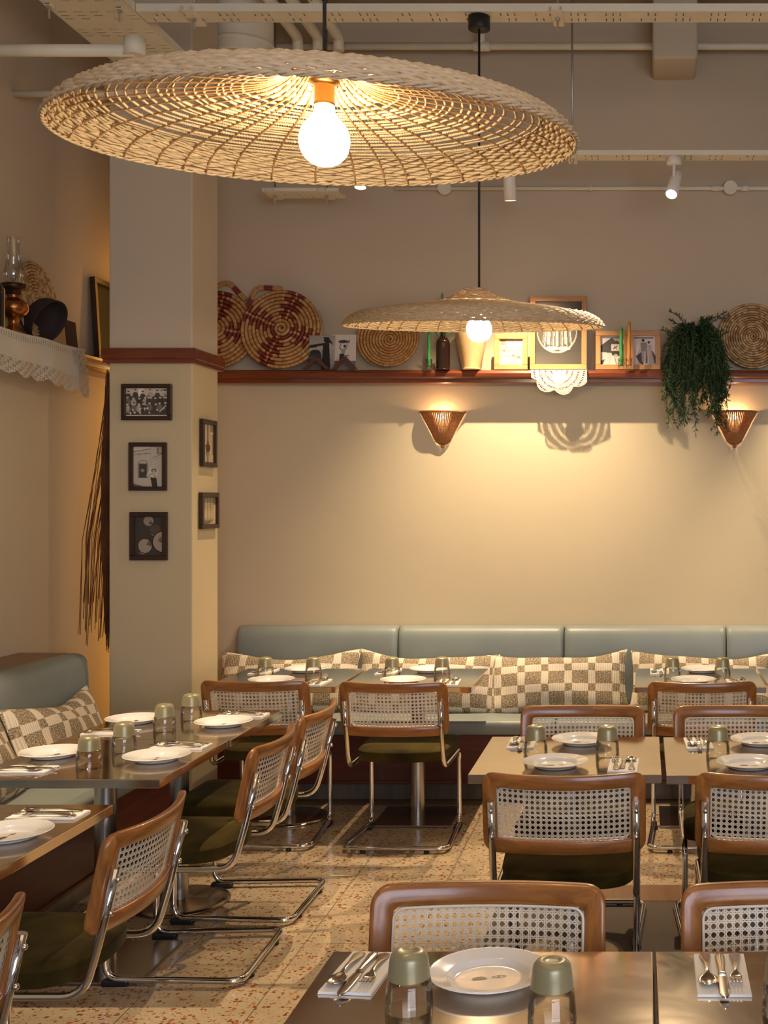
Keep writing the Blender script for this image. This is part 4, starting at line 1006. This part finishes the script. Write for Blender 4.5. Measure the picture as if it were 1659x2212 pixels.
# trailing plant
o = empty('potted_plant', (X(1497, 7.15), 7.15, ZT)); tag(o, 'dark green trailing plant spilling over the right part of the shelf', 'plant')
m = MB(); m.lathe([(0, 0), (.055, 0), (.07, .10), (.074, .105), (.068, .108), (.062, .09), (0, .088)], 24); m.build('pot', M['felt'], o)
rnd = random.Random(31); st = MB(); lv = MB()
def leaf(mb, p, d, L, w):
    d = d.normalized(); s = d.cross(Vector((rnd.uniform(-1, 1), rnd.uniform(-1, 1), rnd.uniform(-.3, 1)))).normalized()*w; n = s.cross(d)*.3
    mb.add([p, p+d*L*.45+s+n, p+d*L, p+d*L*.45-s+n], [(0, 1, 2), (0, 2, 3)])
for k in range(150):
    a = rnd.uniform(pi*.93, pi*2.07) if k % 4 else rnd.uniform(0, 2*pi); lng = rnd.random()
    hang = rnd.uniform(.05, .30) if k % 7 else rnd.uniform(.3, .40)
    if k % 9 == 0: hang = -.09
    out = rnd.uniform(.06, .16); p = Vector((rnd.uniform(-.04, .04), rnd.uniform(-.03, .03), .09)); pts = [p]
    top = .13+rnd.uniform(0, .14)
    ctrl = [p, Vector((cos(a)*out*.5, sin(a)*out*.5-.02, top)), Vector((cos(a)*out*1.15, min(.05, sin(a)*out)-.035, top-.06-rnd.uniform(0, .06))), Vector((cos(a)*out*1.2+rnd.uniform(-.04, .04), min(-.03, sin(a)*out*.7)-.11, .0-hang*.45)), Vector((cos(a)*out*1.1+rnd.uniform(-.04, .05), min(-.03, sin(a)*out*.7)-.12, -hang))]
    if hang < 0: ctrl = ctrl[:2]+[Vector((cos(a)*out*1.3, sin(a)*out*.4-.03, top+.07))]
    pts = [Vector(q) for q in catmull([tuple(c) for c in ctrl], 7)]
    st.tube(pts, .0014, 4)
    for i, (q, q2) in enumerate(zip(pts, pts[1:])):
        dd = (q2-q).normalized()
        for sg in range(4 if q.z > -.03 else 3):
            leaf(lv, q.lerp(q2, rnd.random()), dd+Vector((rnd.uniform(-1, 1), rnd.uniform(-1, .6), rnd.uniform(-.7, .7))), rnd.uniform(.022, .036), rnd.uniform(.0028, .0045))
st.build('stems', M['stem'], o); lv.build('foliage', M['leaf'], o)['kind'] = 'stuff'

# lace cloths: meshes of fine cells left out in a pattern
def lace_sheet(nx, ny, keep, pos, mat):
    mb = MB(); idx = {}
    for j in range(ny):
        for i in range(nx):
            if keep((i+.5)/nx, (j+.5)/ny, i, j):
                q = []
                for a, b in ((i, j), (i+1, j), (i+1, j+1), (i, j+1)):
                    if (a, b) not in idx: idx[(a, b)] = len(mb.v); mb.v.append(tuple(pos(a/nx, b/ny)))
                    q.append(idx[(a, b)])
                mb.f.append(tuple(q)); mb.sm.append(True)
    return mb
# doily on the back shelf: scalloped half flower hanging over the nose
dx = X(1208, 7.12); 
def doily_keep(u, v, i, j):
    x = (u-.5)*2*.165; y = v*.155; r = sqrt(x*x+(y*1.0)**2)
    if v < .02: return True
    a = atan2(y, x); lim = (.125+.028*abs(sin(a*3.5+.0))) * (1.32-.32*sin(a))
    if r > lim: return False
    if x*x+(y-.048)**2 < .042**2: return True
    if r > lim-.009: return (i+j) % 3 != 0 or r > lim-.004
    return not (i % 3 == 1 and j % 3 == 1) and not (int(r/.011) % 3 == 1 and (int(a*26) % 2 == 0))
yf = YW-.155-.004
def doily_pos(u, v):
    x = (u-.5)*2*.165; z = ZS1+.002-v*.155
    return (dx+x, yf-.004-.006*sin(v*2.4)-.004*sin(u*19)*v-(0 if v > .02 else -.0), z)
o = empty('doily', (dx, yf, ZS1)); tag(o, 'white crocheted lace doily hanging over the shelf under the tall frame', 'doily')
mb = lace_sheet(110, 52, doily_keep, lambda u, v: Vector(doily_pos(u, v))-Vector((dx, yf, ZS1)), None); mb.build('lace_fall', M['lace'], o)
m = MB(); m.grid([[(-.165+.33*i/12, .0-.006+y, .0035) for i in range(13)] for y in (0, .06, .13)]); m.build('lace_top', M['lace'], o)
# runner on the left shelf
def runner_keep(u, v, i, j):
    edge = min(u, 1-u)*.95
    sc = .86+.10*abs(sin(u*pi*7))+(.04 if edge < .1 else 0)
    if v > sc: return False
    if edge < .02*abs(sin(v*16)): return False
    bl = edge < .10 or v > .60
    if v < .05: return True
    if bl: return not ((i % 3 == 1 and j % 3 == 1) or ((i//4+j//4) % 3 == 0 and (i+j) % 2 == 0))
    if .06 < v < .16: return not (i % 4 == 0 and j % 2 == 0)
    return True
LX = XL+.155+.004; y0r, y1r = 5.30, 6.30
def runner_pos(u, v):
    y = y0r+(y1r-y0r)*u; hang = .20+.05*u; ed = max(0, abs(u-.5)-.36)*7
    z = ZS1+.012-v*hang+.004*sin(u*14)-ed*.02*v
    return (LX+.010+.012*sin(v*2.2)+.010*sin(u*21+1)*v, y+(u-.5)*.05*v, z)
o = empty('lace_runner', (LX, y0r, ZS1)); tag(o, 'white lace edged cloth runner draped over the left shelf', 'cloth')
mb = lace_sheet(190, 66, runner_keep, lambda u, v: Vector(runner_pos(u, v))-Vector((LX, y0r, ZS1)), None); mb.build('cloth_fall', M['lace'], o)
m = MB(); m.grid([[(x, y0r+(y1r-y0r)*i/12-y0r, .012 if x > -.002 else .004) for i in range(13)] for x in (-.13, -.01, .011)]); m.build('cloth_top', M['lace'], o)
# oil lamp, hat, card, bottle, leaning frame on the left shelf
xs = -2.985
o = empty('oil_lamp', (xs, 5.70, ZT+.003)); tag(o, 'copper oil lamp with clear glass chimney on the left shelf', 'oil lamp')
m = MB(); m.lathe(catmull([(0, 0), (.052, 0), (.055, .008), (.045, .022), (.026, .045), (.022, .065), (.030, .085), (.055, .105), (.066, .130), (.060, .155), (.040, .172), (.028, .180), (.030, .195), (0, .195)], 3), 36); m.build('font', M['copper'], o)
m = MB(); m.lathe([(.028, .192), (.034, .196), (.034, .214), (.048, .220), (.056, .226), (.058, .244), (.054, .246), (.03, .240), (0, .240)], 36); m.build('burner', M['burner'], o)
m = MB(); m.lathe(catmull([(.033, .244), (.037, .262), (.043, .285), (.043, .305), (.034, .345), (.029, .385), (.028, .44), (.030, .475)], 4), 36); m.build('glass_chimney', M['chimney'], o)
m = MB(); m.lathe(catmull([(0, .085), (.06, .085), (.09, .078), (.106, .055), (.114, .02), (.118, .0), (.112, .0), (.107, .02), (.098, .05), (.06, .072), (0, .074)], 3), 36)
o = empty('felt_bowl', (-2.955, 5.985, ZT+.11)); o.rotation_euler = (radians(-8), radians(-62), 0); m.build('bowl_body', M['felt'], o); tag(o, 'dark brown round bowl standing on edge behind the lace runner', 'bowl')
tag(rbox('card', (-.06, .06, -.002, .002, 0, .16), M['felt'], None, .0006, 1, loc=(-2.975, 6.27, ZT), rot=(-.10, 0, pi/2)), 'small plain dark card leaning beside the dark bowl', 'card')
o = empty('bottle', (-2.965, 5.50, ZT+.003)); m = MB(); m.lathe(catmull([(0, 0), (.038, 0), (.04, .006), (.04, .17), (.034, .20), (.018, .225), (.0155, .27), (.018, .275), (0, .278)], 3), 28); m.build('bottle_glass', M['bottle'], o); tag(o, 'dark bottle at the left picture edge beside the oil lamp', 'bottle')
picture('framed_photograph', (-3.055, 6.86, ZT), .34, .47, .03, .03, M['frame_dark'], Pic(20, 30, .004).rect(.08, .06, .92, .94, .008).ell(.5, .5, .3, .3, .003), 'dark framed picture on the left shelf behind the column', rz=pi/2, lean=.06)
# dry grass bundle hanging behind the column
o = empty('grass_bundle', (-2.785, 6.36, 1.45)); tag(o, 'bundle of dry brown twigs hanging in the gap behind the column', 'dried grass')
m = MB(); rnd = random.Random(77)
for k in range(620):
    a = rnd.uniform(0, 2*pi); q = rnd.random()**.5; L = rnd.uniform(.5, 1.0)
    x0 = .055*q*cos(a); y0 = .07*q*sin(a); lean = rnd.uniform(-.015, .03)
    if k % 22 == 0: lean = rnd.uniform(-.16, -.08)
    m.tube([(x0, y0, .9-.5*(1-L)), (x0*1.3+lean*.3, y0*1.3, .45), (x0*1.25+lean*.9, y0*1.4, .0), (x0*.9+lean*1.1, y0, -.6*L)], .0021, 3, caps=False)
m.build('twigs', M['twig'], o)['kind'] = 'stuff'
m = MB(); m.lathe([(.05, .78), (.058, .79), (.058, .81), (.05, .82)], 20); m.build('binding', M['twig'], o)
m = MB(); m.tube([(0, 0, .85), (.06, 0, 1.0)], .003, 5); m.build('hanging_cord', M['black'], o)

# ------------------------------------------------------------------ floor mat beyond the front row
o = empty('floor_mat', (.35, 3.6, 0)); tag(o, 'dark brown woven floor mat with wood coloured border under the middle chairs', 'mat')
rbox('mat_field', (-.95, 2.2, -.9, 1.35, .0005, .007), M['mat'], o, .002, 1)
rbox('mat_border', (-.95, 2.2, 1.351, 1.56, .0005, .009), M['ledge_wood'], o, .003, 1)
